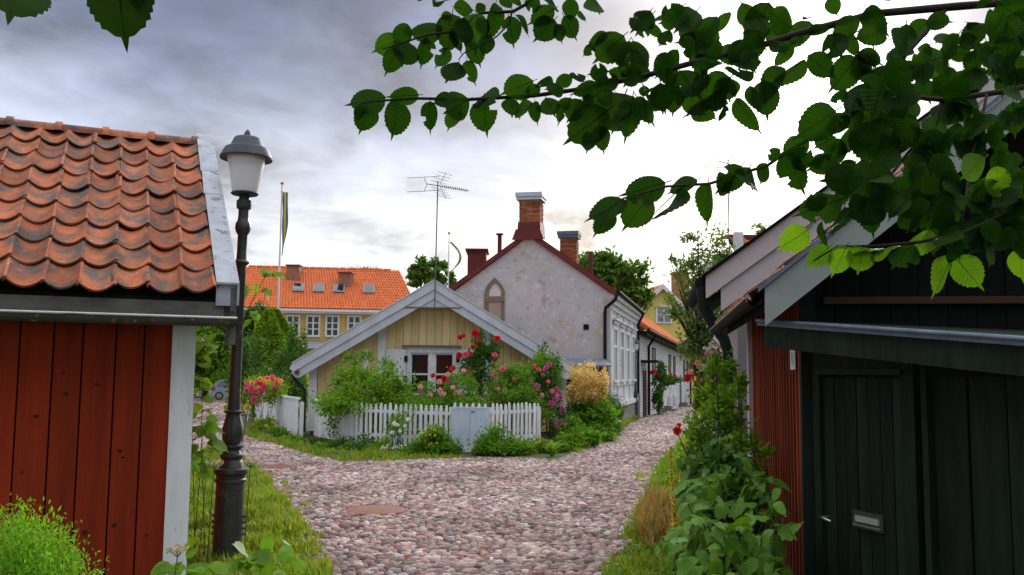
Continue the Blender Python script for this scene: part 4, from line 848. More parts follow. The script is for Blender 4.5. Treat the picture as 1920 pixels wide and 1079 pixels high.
q.add([LF(U1 + .3, -.4, lz + .1), LF(U1 + .3, 8, lz + .1), LF(U1 - .9, RD, rid + .15)], [(0, 1, 2)])
m_tilerow = mat('orange_tile_rows', (.64, .165, .05), (.54, .13, .04), 3, rough=.75, bump=.3, isl=.1)
lro = q.build('roof', m_tilerow, lh)
nrow = 15
for k in range(nrow):
    t0 = k / nrow; q = MB(); v_ = -.42 + (RD + .42) * t0; z_ = lz + .1 + (rid + .05 - lz) * t0; uR = U1 + .3 - 1.2 * t0; n_ = 60
    for j in range(n_):
        a0 = U0 - .3 + (uR - U0 + .3) * j / n_; a1 = U0 - .3 + (uR - U0 + .3) * (j + 1) / n_; am = (a0 + a1) / 2
        t1 = min(1, t0 + 1.25 / nrow); v1_ = -.42 + (RD + .42) * t1; z1_ = lz + .1 + (rid + .05 - lz) * t1
        q.add([LF(a0, v_, z_ + .02), LF(am, v_, z_ + .09), LF(a1, v_, z_ + .02), LF(a1, v1_, z1_ - .01), LF(am, v1_, z1_ + .045), LF(a0, v1_, z1_ - .01)], [(0, 1, 4, 5), (1, 2, 3, 4)])
    stuff(q.build('tile_course', m_tilerow, lro))
q = MB()
for k in range(19): u0 = U0 + k * .5; q.tube([LF(u0, RD, rid + .16), LF(u0 + .46, RD, rid + .17)], [.11, .09], 7)
q.build('ridge_tiles', m_tilerow, lro)
MB().box(U0 - .3, U1 + .3, -.5, -.41, lz - .08, lz + .06, LF).build('gutter', m_white, lh); MB().box(U0 - .2, U1 + .2, -.39, -.001, lz - .2, lz - .06, LF).build('eaves_board', m_white, lh)
def lu(px, v, D0): # column pixel to u on the plane v
    d = ray(px, 620); k = d.x / d.y; o_ = LF(0, v, 0); return (o_.x - k * o_.y) / (k * LF.e.y - LF.e.x)
for px in (549, 587, 623, 664, 505):
    c_ = lu(px, 0, LD); fwin(LF, lh, c_, W(px, 629, LD).z, W(px, 595, LD).z, .66, -.03, 2, 3, fr=.12)
for px, py in ((558, 542), (596, 546), (634, 550), (690, 556)):
    c_ = lu(px, 2, LD); t_ = .46; v_ = -.4 + (RD + .4) * t_; z_ = lz + .1 + (rid + .05 - lz) * t_; dv, dz_ = .42, .42 * (rid - lz) / (RD + .4)
    q = MB(); a_ = [LF(c_ - .38, v_ - dv, z_ - dz_ + .1), LF(c_ + .38, v_ - dv, z_ - dz_ + .1), LF(c_ + .38, v_ + dv, z_ + dz_ + .1), LF(c_ - .38, v_ + dv, z_ + dz_ + .1)]
    sk = q.hexa(a_, [p + Vector((0, -.02, .05)) for p in a_]).build('skylight', m_greypipe, lro)
    b_ = [LF(c_ - .28, v_ - dv * .78, z_ - dz_ * .78 + .155), LF(c_ + .28, v_ - dv * .78, z_ - dz_ * .78 + .155), LF(c_ + .28, v_ + dv * .78, z_ + dz_ * .78 + .155), LF(c_ - .28, v_ + dv * .78, z_ + dz_ * .78 + .155)]
    MB().hexa(b_, [p + Vector((0, -.01, .02)) for p in b_]).build('pane', m_glass, sk)
for px, py in ((552, 500), (649, 514)):
    c_ = W(px, py, LD + 2.2); ch_ = MB().box(c_.x - .42, c_.x + .42, c_.y - .4, c_.y + .4, c_.z - 1.6, c_.z).build('chimney', m_brickfar, lh); MB().box(c_.x - .49, c_.x + .49, c_.y - .47, c_.y + .47, c_.z + .002, c_.z + .08).build('chimney_cap', m_redmetal, ch_)
MB().hexa([LF(-5, -2.6, lz - 2.55), LF(3.5, -2.6, lz - 2.55), LF(3.5, -.03, lz - 2.0), LF(-5, -.03, lz - 2.0)], [LF(-5, -2.6, lz - 2.45), LF(3.5, -2.6, lz - 2.45), LF(3.5, -.03, lz - 1.9), LF(-5, -.03, lz - 1.9)]).build('porch_roof', m_greypipe, lh)
MB().box(-4.9, 3.4, -2.4, -.04, gz(56), lz - 2.56, LF).build('porch_wall', m_yellow2, lh)

# ================================================================== FLAGPOLES
def flagpole(px, pyt, D_, pyb, label, droop, r=.05):
    tp = W(px, pyt, D_); t = thing('flagpole', (tp.x, D_, gz(D_)), label, 'flagpole', 'white flagpoles with yellow and blue pennants')
    MB().tube([(tp.x - .0, D_, gz(D_)), (tp.x, D_, tp.z)], [r * 1.5, r * .8], 10).build('pole', m_flagwhite, t, ang=40)
    MB().lathe((tp.x, D_, tp.z), [(.02, 0), (.09, .05), (.11, .1), (.07, .17), (.02, .2)], 10).build('finial', m_yelflag, t, ang=50)
    for nm, mm, lo_, hi_ in (('pennant', m_blueflag, 0, 1),):
        for strip, (s0, s1, mm) in enumerate(((0, .3, m_blueflag), (.3, .7, m_yelflag), (.7, 1, m_blueflag))):
            q = MB(); n = 18
            for i in range(n + 1):
                a_ = i / n; c_, dz_, wd_ = droop(a_)
                for s in (s0, s1):
                    q.v.append((tp.x + c_ + wd_ * (s - .5), D_ + .12 * math.sin(a_ * 9 + s * 3) + .1 * s, tp.z - .35 - dz_ - .05 * s))
            for i in range(n): q.f.append((2 * i, 2 * i + 1, 2 * i + 3, 2 * i + 2))
            q.build('pennant_stripe', mm, t, smooth=True)
flagpole(529, 347, 50, 590, 'tall white flagpole with limp pennant before the orange tile roof', lambda a: (.12 + .14 * math.sin(a * 3.2) * (1 - a * .6), a * 3.6, .34 * (1 - a) ** .7 + .04))
flagpole(842, 440, 62, 500, 'distant flagpole with curling pennant behind the plaster gable', lambda a: (.05 + .75 * math.sin(a * 3.0), .1 + a * 2.1, .2 * (1 - a) + .06), r=.04)

# ================================================================== DARK SHED WITH PORCH (right, near)
RA = math.atan2(.987, .162); P1 = Vector((W(1515, 700, 5.8).x, 5.8, 0))
RF = Fr(P1, RA)                     # u: along street away, -v: to the right (into the shed)
DF = Fr(P1, RA - R(90))             # u: right along the gable, v: away
ds = thing('dark_shed', (P1.x + .6, P1.y + .6, 0), 'tarred black shed with red batten street wall and low porch door', 'shed')
RLn = 3.6; EZ2 = 2.37
MB().box(0, RLn, -.03, 0, 0.0, EZ2 + .02, RF).build('street_wall', m_darkred, ds)
nb = 22
for k in range(nb):
    u0 = .07 + k * (RLn - .25) / nb; MB().box(u0, u0 + .05, .001, .022, .02, EZ2 - .01 + random.uniform(-.004, .004), RF).build('batten', m_redbatten, ds)
MB().box(RLn - .15, RLn, .0015, .05, .02, EZ2, RF).build('corner_board', m_pinkboard, ds)
MB().box(-.02, .06, -.05, .045, .0, EZ2 - .02, RF).build('corner_post', m_blackgreen, ds)
sg = math.tan(R(39))
# gable boards above the porch
u = .0
while u < 3.4:
    u1 = u + .17; top = lambda x: EZ2 + .02 + min(x, 3.4 - x + .6) * sg
    MB().slab([(u + .003, 1.95), (u1 - .003, 1.95), (u1 - .003, top(u1)), (u + .003, top(u))], random.uniform(-.006, .004), .03, DF).build('gable_board', m_dark, ds); u = u1
MB().box(.1, 3.4, -.04, -.008, 2.155, 2.20, DF).build('tie_beam', m_brownbeam, ds)
MB().box(3.4, 3.45, -.0, 3.3, 0, EZ2 + .5, DF).build('far_wall', m_dark, ds); MB().slab([(.05, 0), (3.4, 0), (3.4, EZ2 + .3), (1.9, EZ2 - .05 + 1.9 * sg), (.05, EZ2 - .05 + .05 * sg)], RLn - .05, RLn, DF).build('rear_wall', m_dark, ds)
# roof, eaves to the street
OH, GO_ = .28, .36
def rp(u, v, d): return DF(u, v, EZ2 - .03 + (u) * sg + d)
def rslab(u0, u1, v0, v1, d0, d1): return MB().hexa([rp(u0, v0, d0), rp(u1, v0, d0), rp(u1, v1, d0), rp(u0, v1, d0)], [rp(u0, v0, d1), rp(u1, v0, d1), rp(u1, v1, d1), rp(u0, v1, d1)])
dro = rslab(-OH, 2.4, -GO_, RLn + .1, .04, .09).build('roof', m_dark, ds)
rslab(-OH - .02, 2.4, -GO_ - .03, -GO_ - .002, -.10, .13).build('barge_board', m_greenbarge, ds)
rslab(-OH - .05, 2.4, -GO_ - .05, -GO_ + .12, .135, .165).build('verge_flashing', m_bluelead, ds)
tm2 = rawmesh(pantile(.21, .30), 'pantile', m_tile, ang=50)
sl2 = math.atan(sg)
for r in range(5):
    for c in range(16):
        v = -GO_ + .12 + c * .21
        Fo = Fr(DF(0, 0, 0), DF.a - R(90)); s_ = r * .30
        # x axis along -v so that y climbs to the right
        ex = -DF.n; ey = DF.e * math.cos(sl2) + Vector((0, 0, math.sin(sl2))); ezv = ex.cross(ey); p = rp(-OH - .06 + s_ * math.cos(sl2), v + .21, .125)
        M4 = Matrix(((ex.x, ey.x, ezv.x, p.x), (ex.y, ey.y, ezv.y, p.y), (ex.z, ey.z, ezv.z, p.z), (0, 0, 0, 1)))
        inst('pantile', tm2, M4 @ Matrix.Rotation(random.gauss(0, .02), 4, 'Z'), dro)
q = MB(); pts = [(.05 * math.cos(math.pi + math.pi * i / 8), .05 * math.sin(math.pi + math.pi * i / 8)) for i in range(9)]
for v in (-GO_ + .02, RLn + .1): q.v += [tuple(DF(-OH - .08 + a_, v, EZ2 - .20 + b_)) for a_, b_ in pts]
q.f += [(i, i + 1, i + 10, i + 9) for i in range(8)]; gg = q.build('gutter', m_blackpipe, ds, ang=50); q = MB().tube([DF(-OH - .13, -GO_ + .02, EZ2 - .20), DF(-OH - .13, RLn + .1, EZ2 - .20)], .008, 6).build('gutter_lip', m_greypipe, gg)
rslab(-OH - .0, .02, -GO_ + .02, RLn + .05, -.02, .035).build('eaves_boarding', m_dark, ds)
# porch: side wall with the door, lean-to roof
dd = Vector((.34, -.94, 0)).normalized(); PF = Fr(P1, math.atan2(dd.y, dd.x))      # u: towards the camera, +v: outwards? n = right-hand
sgn = 1 if PF.n.x < 0 else -1   # outward (towards the street, -x)
def ob(u0, u1, d0, d1, w0, w1): # d measured outwards
    a_, b_ = sorted((sgn * d0, sgn * d1)); return MB().box(u0, u1, a_, b_, w0, w1, PF)
vt_ = lambda u: 2.02 - .092 * u
LZ = 1.72; DU0, DU1 = .12, .80
ob(.0, 3.0, -.12, -.07, 0, 1.62).build('porch_wall', m_blackgreen, ds)
for k, (a_, b_) in enumerate(((.82 + .18, 1.22), (1.225, 1.45), (1.455, 1.69), (1.695, 1.95), (1.955, 2.25), (2.26, 3.0))):
    ob(a_, b_ - .006, -.07, -.03 + random.uniform(-.004, .004), 0, 1.70).build('porch_board', m_blackgreen, ds)
ob(.06, DU0, -.07, .015, 0, LZ).build('door_jamb', m_blackgreen, ds); ob(DU1, DU1 + .10, -.07, .015, 0, LZ).build('door_jamb', m_blackgreen, ds)
ob(.06, DU1 + .10, -.07, .012, LZ + .002, LZ + .13).build('door_lintel', m_blackgreen, ds); ob(DU0 - .02, DU1 + .02, .0125, .03, LZ - .012, LZ + .02).build('door_drip', m_blackgreen, ds)
ob(DU1 + .145, DU1 + .185, -.03, .01, 0, 1.78).build('porch_post', m_blackgreen, ds)
door = ob(DU0, DU1, -.069, -.04, .02, LZ - .014).build('door', m_blackgreen, ds)
for k in range(7):
    w = (DU1 - DU0) / 7; ob(DU0 + k * w + .003, DU0 + (k + 1) * w - .003, -.0395, -.020 + random.uniform(-.003, .003), .03, LZ - .03).build('door_plank', m_blackgreen, door)
m_slot = mat('letter_slot_frame', (.10, .10, .095), (.07, .07, .065), 9, rough=.4, bump=.1, metal=.4)
su, sw = DU0 + .245, H - (968 - 703) / 1700 * 5.35
sl_ = ob(su, su + .25, -.016, -.008, sw - .05, sw + .05).build('letter_slot', m_slot, door)
ob(su + .035, su + .225, -.0075, .004, sw - .012, sw + .022).build('letter_flap', mat('flap_metal', (.42, .43, .42), (.34, .35, .34), 9, rough=.4, metal=.2, bump=0), door); ob(su + .015, su + .235, -.0075, .002, sw - .036, sw - .026).build('letter_sill', m_steel, door)
q = MB(); hp = H - (960 - 703) / 1700 * 5.7
q.tube([PF(DU0 + .02, sgn * -.02, hp), PF(DU0 + .02, sgn * .035, hp), PF(DU0 + .08, sgn * .045, hp - .005), PF(DU0 + .10, sgn * .03, hp - .012)], .008, 8).build('door_handle', m_steel, door, ang=50)
ob(.06, 3.0, -.07, -.06, LZ + .13, 1.86).build('porch_gusset', m_dark, ds)
# lean-to roof with its sloping verge
OV = .24
def vp(u, d, w): return PF(u, sgn * d, vt_(u) + w)
MB().hexa([vp(-.12, OV, -.15), vp(3.1, OV, -.15), vp(3.1, OV - .03, -.15), vp(-.12, OV - .03, -.15)], [vp(-.12, OV, -.012), vp(3.1, OV, -.012), vp(3.1, OV - .03, -.012), vp(-.12, OV - .03, -.012)]).build('porch_verge_board', m_blackgreen, ds)
MB().hexa([vp(-.15, OV + .02, -.014), vp(3.1, OV + .02, -.014), vp(3.1, OV + .0325, -.014), vp(-.15, OV + .0325, -.014)], [vp(-.15, OV + .02, .03), vp(3.1, OV + .02, .03), vp(3.1, OV + .0325, .03), vp(-.15, OV + .0325, .03)]).build('verge_lip', m_bluelead, ds)
MB().tube([vp(-.15, OV + .035, .018), vp(3.1, OV + .035, .018)], .012, 8).build('verge_roll', m_bluelead, ds)
MB().hexa([vp(-.15, OV + .02, -.010), vp(3.1, OV + .02, -.010), vp(3.1, -1.9, -.010), vp(-.15 + .4, -1.9, -.010)], [vp(-.15, OV + .02, .03), vp(3.1, OV + .02, .03), vp(3.1, -1.9, .03), vp(-.15 + .4, -1.9, .03)]).build('porch_roof', m_blackgreen, ds)
pq = thing('house_plaque', RF(.35, .035, 1.78), 'small white enamel plaque on the red batten wall', 'plaque')
MB().box(.30, .52, .031, .038, 1.74, 1.885, RF).build('plate', m_white, pq); q = MB(); q.box(.37, .40, .0385, .0395, 1.77, 1.85, RF).box(.42, .45, .0385, .0395, 1.79, 1.86, RF); q.build('worn_mark', mat('plaque_mark', (.45, .5, .48)), pq)

# ================================================================== PINK BOARD HOUSE (behind the dark shed)
KD = 9.7; K0 = W(1336, 515, KD); ka = DF.a
KF = Fr((K0.x + .35, KD + .35, 0), ka); kz = K0.z - .06; ks = math.tan(R(36))
kh = thing('pink_house', KF(1.5, 1, 0), 'pale pink white board house with deep two tier gable boards behind the dark shed', 'house')
def kp(u, v, d): return KF(u, v, kz + (u + .35) * ks + d)
def kslab(u0, u1, v0, v1, d0, d1): return MB().hexa([kp(u0, v0, d0), kp(u1, v0, d0), kp(u1, v1, d0), kp(u0, v1, d0)], [kp(u0, v0, d1), kp(u1, v0, d1), kp(u1, v1, d1), kp(u0, v1, d1)])
KU = 3.9
kslab(-.36, KU, -.39, -.36, -.19, .05).build('barge_board', m_pinkboard, kh)
kslab(-.20, KU, -.355, -.33, -.44, -.17).build('barge_board', m_pinkboard, kh)
kslab(-.40, KU, -.43, 2.4, .055, .09).build('roof', m_dark, kh)
kslab(-.33, KU, -.32, 2.3, -.02, .05).build('soffit', m_pinkboard, kh)
MB().slab([(0, 0), (KU, 0), (KU, kz + (KU + .35) * ks - .03), (0, kz + .35 * ks - .03)], .05, .1, KF).build('gable_wall', m_pinkboard, kh)
MB().box(0, .05, .101, 2.3, 0, kz + .15, KF).build('street_wall', m_pinkboard, kh)
MB().box(KU + .001, KU + .05, .1, 2.3, 0, kz + 2.2, KF).build('far_wall', m_pinkboard, kh)
kslab(-.36, -.02, .0 - .3, 2.3, -.30, -.20).build('eaves_box', m_blackpipe, kh)
MB().tube([KF(-.40, -.3, kz - .02), KF(-.42, 2.4, kz - .02)], .075, 10).build('gutter', m_blackpipe, kh, ang=40)
MB().tube([KF(-.40, -.25, kz - .05), KF(-.38, -.22, kz - .28), KF(-.30, -.18, kz - .42), KF(-.16, -.12, kz - .62), KF(-.12, -.1, kz - .75), KF(-.12, -.1, kz - 1.0), KF(-.12, -.1, .05)], [.06, .06, .065, .062, .06, .055, .055], 12).build('downpipe', mat('dark_green_pipe', (.014, .026, .022), rough=.5, bump=0), kh, ang=40)
rc = W(1700, 238, 12.); MB().box(rc.x - .35, rc.x + .35, 12, 12.6, rc.z - 1.2, rc.z).build('chimney', m_redmetal, kh)
# small tiled roof and aerial mast behind
t = thing('tiled_outhouse', (W(1400, 600, 17).x, 17, 0), 'little outhouse with white verge board and steep orange tile roof behind the pink house', 'shed')
o = W(1376, 440, 17); TF = Fr((o.x, 17, 0), R(4)); tz = o.z
MB().box(.0, 2.6, .05, 2.5, 0, tz - .32, TF).build('wall', m_pinkboard, t); MB().box(-.02, .14, -.12, -.02, 0, tz + .03, TF).build('verge_board', m_white, t)
MB().hexa([TF(.14, -.1, tz - .6), TF(2.7, -.1, tz - .6), TF(2.7, .8, tz - .02), TF(.14, .8, tz - .02)], [TF(.14, -.1, tz - .55), TF(2.7, -.1, tz - .55), TF(2.7, .8, tz + .03), TF(.14, .8, tz + .03)]).build('roof', m_dark, t)
ro_ = t.children[-1]
tm3 = rawmesh(pantile(.24, .30), 'pantile', m_tile, ang=50)
for r in range(4):
    for c in range(9):
        sl3 = math.atan2(.58, .9); M4 = roof_frame(TF, .16 + c * .24, -.14 + r * .27 * math.cos(sl3), tz - .53 + r * .27 * math.sin(sl3), sl3); inst('pantile', tm3, M4, ro_)
MB().box(.1, 2.7, .74, .9, tz + .04, tz + .12, TF).build('ridge_cap', m_redmetal, t)
ba_ = W(1367, 470, 16.6); bt_ = W(1365, 300, 16.6); aerial((ba_.x, 16.6, ba_.z - 2.2), bt_, 'slim aerial mast with comb antenna rising behind the pink house roof', .62, R(20), 8)
ba_ = W(1640, 300, 12.4); bt_ = W(1637, 48, 12.4); aerial((ba_.x, 12.4, ba_.z - .6), bt_, 'aerial with many rods half hidden by the overhanging leaves', .62, R(-160), 10)

# ================================================================== PARKED CAR
cc = gp(404, 748); cc = Vector((W(404, 748, 70).x, 70, gz(70)))
car = thing('parked_car', cc, 'silver blue hatchback parked at the end of the left lane', 'car')
CF = Fr((cc.x - .35, cc.y, cc.z), R(16))
prof = [(0.0, .35), (.0, .75), (.12, .95), (.28, 1.30), (.62, 1.50), (1.6, 1.52), (2.25, 1.38), (2.95, .98), (3.55, .86), (3.75, .70), (3.78, .35), (3.3, .22), (.5, .22)]
def cw(z): return .84 - max(0, z - .9) * .30
n_ = len(prof); q = MB(); q.v += [tuple(CF(u, -cw(z), z)) for u, z in prof] + [tuple(CF(u, cw(z), z)) for u, z in prof]
q.f += [tuple(range(n_)), tuple(range(2 * n_ - 1, n_ - 1, -1))] + [(i, i + n_, (i + 1) % n_ + n_, (i + 1) % n_) for i in range(n_)]
q.build('body', m_carpaint, car, ang=25)
def cpan(pts, d): return [CF(u, -(cw(z) + d), z) for u, z in pts]
for pts in ([(.42, .98), (1.15, .98), (1.15, 1.40), (.66, 1.40)], [(1.22, .98), (1.85, .98), (1.85, 1.40), (1.22, 1.40)], [(1.92, .98), (2.72, .98), (2.2, 1.32), (1.92, 1.40)]):
    MB().hexa(cpan(pts, -.01), cpan(pts, .006)).build('side_window', m_glass, car)
MB().hexa([CF(.115, -.6, .96), CF(.115, .6, .96), CF(.26, .55, 1.28), CF(.26, -.55, 1.28)], [CF(.10, -.6, .97), CF(.10, .6, .97), CF(.245, .55, 1.29), CF(.245, -.55, 1.29)]).build('rear_window', m_glass, car)
for s in (-1, 1): MB().hexa([CF(-.012, s * .62, .70), CF(-.012, s * .855, .70), CF(.30, s * .862, .72), CF(.25, s * .62, .72)], [CF(.07, s * .62, .98), CF(.07, s * .845, .98), CF(.32, s * .845, 1.0), CF(.25, s * .62, 1.0)]).build('tail_light', m_redlamp, car)
MB().box(-.05, .1, -.82, .82, .3, .52, CF).build('bumper', m_greypipe, car); MB().box(-.06, -.051, -.28, .28, .55, .66, CF).build('number_plate', m_white, car)
for u_ in (.62, 3.05):
    for s in (-1, 1):
        wb = MB().tube([CF(u_, s * .70, .30), CF(u_, s * .872, .30)], .30, 20).build('wheel', m_rubber, car, ang=40)
        MB().tube([CF(u_, s * .874, .30), CF(u_, s * .885, .30)], .20, 16).build('rim', m_steel, wb, ang=40)
        q = MB()
        for k in range(6): th = k * math.pi / 3; q.tube([CF(u_ + .07 * math.cos(th), s * .888, .30 + .07 * math.sin(th)), CF(u_ + .17 * math.cos(th), s * .888, .30 + .17 * math.sin(th))], .02, 5)
        q.build('spoke', m_rubber, wb)
# ================================================================== FOLIAGE
def leafcloud(name, pts, size, m, parent, aspect=.5, up=.35, droop=.0, out=None, sizev=.35):
    pts = np.asarray(pts, dtype=float); n = len(pts)
    d = rng.normal(size=(n, 3)); d[:, 2] += up - droop
    if out is not None: d += out * 1.2
    d /= np.linalg.norm(d, axis=1)[:, None] + 1e-9
    nrm = rng.normal(size=(n, 3)) * .8; nrm[:, 2] += .8
    if out is not None: nrm += out * .8
    s = np.cross(d, nrm); s /= np.linalg.norm(s, axis=1)[:, None] + 1e-9; nn = np.cross(s, d)
    L = size * rng.uniform(1 - sizev, 1 + sizev, n)[:, None]; w = L * aspect
    base = pts - d * L * .5
    v = np.stack([base, base + d * L * .45 + s * w * .5 + nn * w * .18, base + d * L * .5, base + d * L * .45 - s * w * .5 + nn * w * .18, base + d * L - nn * L * .10], 1)
    f = np.array([(0, 1, 2), (0, 2, 3), (1, 4, 2), (2, 4, 3)])
    return npmesh(name, v.reshape(-1, 3), (f[None] + (np.arange(n) * 5)[:, None, None]).reshape(-1, 3), m, parent)
def blob_pts(blobs, n, clump=14, spread=.24, shell=.55):
    vol = np.array([b[1][0] * b[1][1] * b[1][2] for b in blobs]) ** .75; vol /= vol.sum(); P_ = []; O_ = []
    for (c, r), w in zip(blobs, vol):
        k = max(3, int(clump * (1 if len(blobs) < 3 else .8))); cd = rng.normal(size=(k, 3)); cd /= np.linalg.norm(cd, axis=1)[:, None]; cd *= rng.uniform(shell, 1.0, k)[:, None]
        m = max(8, int(n * w)); idx = rng.integers(k, size=m)
        q = cd[idx] + rng.normal(0, spread, (m, 3))
        P_.append(q * np.array(r) + np.array(c)); O_.append(q / (np.linalg.norm(q, axis=1)[:, None] + 1e-9))
    return np.concatenate(P_), np.concatenate(O_)
def pb(px, py, D, rx, ry, rd=None):
    c = W(px, py, D); k = D / F_PX; return ((c.x, c.y, c.z), (rx * k, (rd if rd is not None else (rx + ry) / 2) * k, ry * k))
def ground_clip(p, o): # keep leaves above the ground
    k = p[:, 2] > np.array([gz(y) for y in p[:, 1]]) + .015; return p[k], o[k]
def stems(parent, base, blobs, n, r, m, name='stem', wig=.12):
    q = MB(); b = Vector(base)
    for i in range(n):
        c, rr = blobs[i % len(blobs)]; e = Vector(c) + Vector((random.uniform(-.7, .7) * rr[0], random.uniform(-.7, .7) * rr[1], random.uniform(-.4, .8) * rr[2]))
        s = b + Vector((random.uniform(-.12, .12), random.uniform(-.08, .08), 0)) + Vector(((e.x - b.x) * .35, (e.y - b.y) * .35, 0)); s.z = b.z
        mid = s.lerp(e, .5) + Vector((random.gauss(0, wig) * .4, random.gauss(0, wig) * .4, .05)); q.tube([s, s.lerp(mid, .5), mid, e], [r, r * .85, r * .6, r * .25], 5)
    return q.build(name, m, parent)
def shrub(name, label, cat, blobs, n, size, m, group=None, nst=6, rst=.012, aspect=.5, clump=14, spread=.24, shell=.55, mst=None, base=None, droop=0):
    cx = sum(b[0][0] for b in blobs) / len(blobs); cy = sum(b[0][1] for b in blobs) / len(blobs)
    t = thing(name, base or (cx, cy, gz(cy)), label, cat, group)
    p, o = ground_clip(*blob_pts(blobs, n, clump, spread, shell)); leafcloud('foliage', p, size, m, t, aspect, out=o, droop=droop)
    if nst: stems(t, WL[t.name], blobs, nst, rst, mst or m_bark)
    return t
# flower meshes: layered cupped petals, facing +Z, unit radius
def flower_mesh(name, m, layers=3, petals=6, cup=.5):
    q = MB()
    for l in range(layers):
        rr = 1 - l * .27; zz_ = l * .16
        for k in range(petals):
            th = 2 * math.pi * (k + .5 * l) / petals; pts = []
            for a_, rad, z in ((-.5, .10, 0), (-.62, .65, .2), (-.32, 1.0, cup), (.32, 1.0, cup), (.62, .65, .2), (.5, .10, 0)):
                t_ = th + a_ * 2 * math.pi / petals; pts.append((math.cos(t_) * rad * rr, math.sin(t_) * rad * rr, zz_ + z * (1 + l * .5)))
            q.add(pts, [(0, 1, 4, 5), (1, 2, 3, 4)])
    return rawmesh(q, name, m, smooth=True)
FL = {k: flower_mesh('flower', m) for k, m in (('red', p_red), ('pink', p_pink), ('pale', p_pale), ('purple', p_purple), ('white', p_white), ('yellow', p_yellow))}
def put_flower(parent, p, r, kind, face=None):
    d = Vector(face) if face else Vector((random.uniform(-.5, .5), -1, random.uniform(.0, .9))); d.normalize()
    M4 = Matrix.Translation(p) @ d.to_track_quat('Z', 'Y').to_matrix().to_4x4() @ Matrix.Rotation(random.uniform(0, 6), 4, 'Z') @ Matrix.Diagonal((r, r, r, 1))
    inst('flower', FL[kind], M4, parent)
def px_flowers(parent, lst, D, kind):
    for px, py, r in lst: put_flower(parent, W(px, py, D + random.uniform(-.15, .15)), r * D / F_PX, kind)
def scatter_flowers(parent, blobs, n, r, kinds):
    p, o = blob_pts(blobs, n, 10, .2, .8); o[:, 1] = -abs(o[:, 1])
    for i in range(len(p)): put_flower(parent, p[i], r * random.uniform(.7, 1.2), random.choice(kinds), (o[i][0], o[i][1] - .4, o[i][2] + .3))

# ---- trees
def tree(name, label, base, blobs, n, size, m, group=None, rt=.18, aspect=.55, clump=16, spread=.22, shell=.5, up=.1):
    t = thing(name, base, label, 'tree', group); q = MB(); b = Vector(base)
    cx = Vector((sum(x[0][0] for x in blobs) / len(blobs), sum(x[0][1] for x in blobs) / len(blobs), sum(x[0][2] for x in blobs) / len(blobs)))
    fork = b.lerp(cx, .6); q.tube([b, b.lerp(fork, .5) + Vector((.1, 0, 0)), fork], [rt, rt * .8, rt * .6], 8)
    for c, r in blobs:
        for k in range(4):
            e = Vector(c) + Vector((random.uniform(-.75, .75) * r[0], random.uniform(-.7, .7) * r[1], random.uniform(-.3, .8) * r[2])); mid = fork.lerp(e, .5) + Vector((random.uniform(-.15, .15), 0, .1)) * r[0]
            q.tube([fork, mid, e], [rt * .42, rt * .25, rt * .06], 6)
    q.build('trunk', m_bark, t, ang=60)
    p, o = ground_clip(*blob_pts(blobs, n, clump, spread, shell)); leafcloud('crown', p, size, m, t, aspect, out=o, up=up); return t
tree('chestnut_tree', 'broad dark green tree rising behind the plaster gable house', (8.0, 60, gz(60)), [pb(1120, 500, 58, 34, 38), pb(1160, 520, 58, 45, 40), pb(1195, 548, 58, 28, 36), pb(1150, 560, 58, 45, 30), pb(1090, 520, 58, 30, 40)], 7000, .42, g_far, rt=.35, clump=22, spread=.2)
tree('birch_tree', 'thin airy tree behind the cottage ridge', (W(800, 700, 70).x, 70, gz(70)), [pb(790, 505, 70, 22, 22), pb(820, 512, 70, 26, 24), pb(800, 535, 70, 38, 22), pb(840, 520, 70, 16, 20)], 2000, .42, g_far, rt=.25, clump=14, spread=.17)
tree('round_tree', 'rounded tree top showing over the orange tile roof', (W(693, 700, 85).x, 85, gz(85)), [pb(693, 522, 85, 33, 16), pb(700, 550, 85, 38, 26)], 2200, .5, g_far, rt=.3)
tree('oak_tree', 'dark tree top peeping over the red shed ridge', (W(5, 700, 30).x, 30, gz(30)), [pb(2, 238, 30, 26, 13), pb(-30, 260, 30, 60, 28)], 1500, .22, g_dark, rt=.3)
# hedge trees in the left lane
tree('lane_tree', 'dense dark green tree behind the lamp post along the left lane', (W(385, 700, 78).x, 78, gz(78)), [pb(375, 640, 78, 50, 45), pb(415, 660, 77, 38, 42), pb(440, 610, 78, 32, 36), pb(380, 690, 79, 50, 28), pb(340, 660, 79, 50, 60)], 9000, .45, g_mid, rt=.25, clump=24, spread=.26)
tree('lilac_tree', 'leafy tree standing between the flagpole and the vine mound', (W(480, 700, 46).x, 46, gz(46)), [pb(478, 590, 46, 34, 26), pb(462, 620, 46, 30, 30), pb(500, 605, 46, 26, 22)], 3600, .22, g_dark, rt=.15, clump=18)
def cone_shrub():
    t = thing('vine_mound', (W(510, 700, 37).x, 37, gz(37)), 'tall cone shaped vine covered mound beside the flagpole', 'plant'); pts = []; outs = []
    c = W(506, 582, 37); zt_, zb_ = c.z, gz(37); n = 14000
    h_ = rng.random(n) ** .8; th = rng.uniform(0, 2 * np.pi, n); rmax = .08 + 1.75 * (1 - h_) ** .72 + .12 * np.sin(th * 5 + h_ * 9); rr = rmax * rng.uniform(.82, 1.05, n)
    cx = c.x + .12 + (1 - h_) * .04
    pts = np.stack([cx + rr * np.cos(th), 37 + rr * np.sin(th), zb_ + (zt_ - zb_) * h_ + .05], 1); o = np.stack([np.cos(th), np.sin(th), .5 + 0 * th], 1)
    leafcloud('foliage', pts, .14, g_vine, t, .75, out=o, up=-.3); MB().tube([(c.x, 37, zb_), (c.x, 37, zt_ - .2)], [.16, .05], 8).build('trunk', m_bark, t)
cone_shrub()
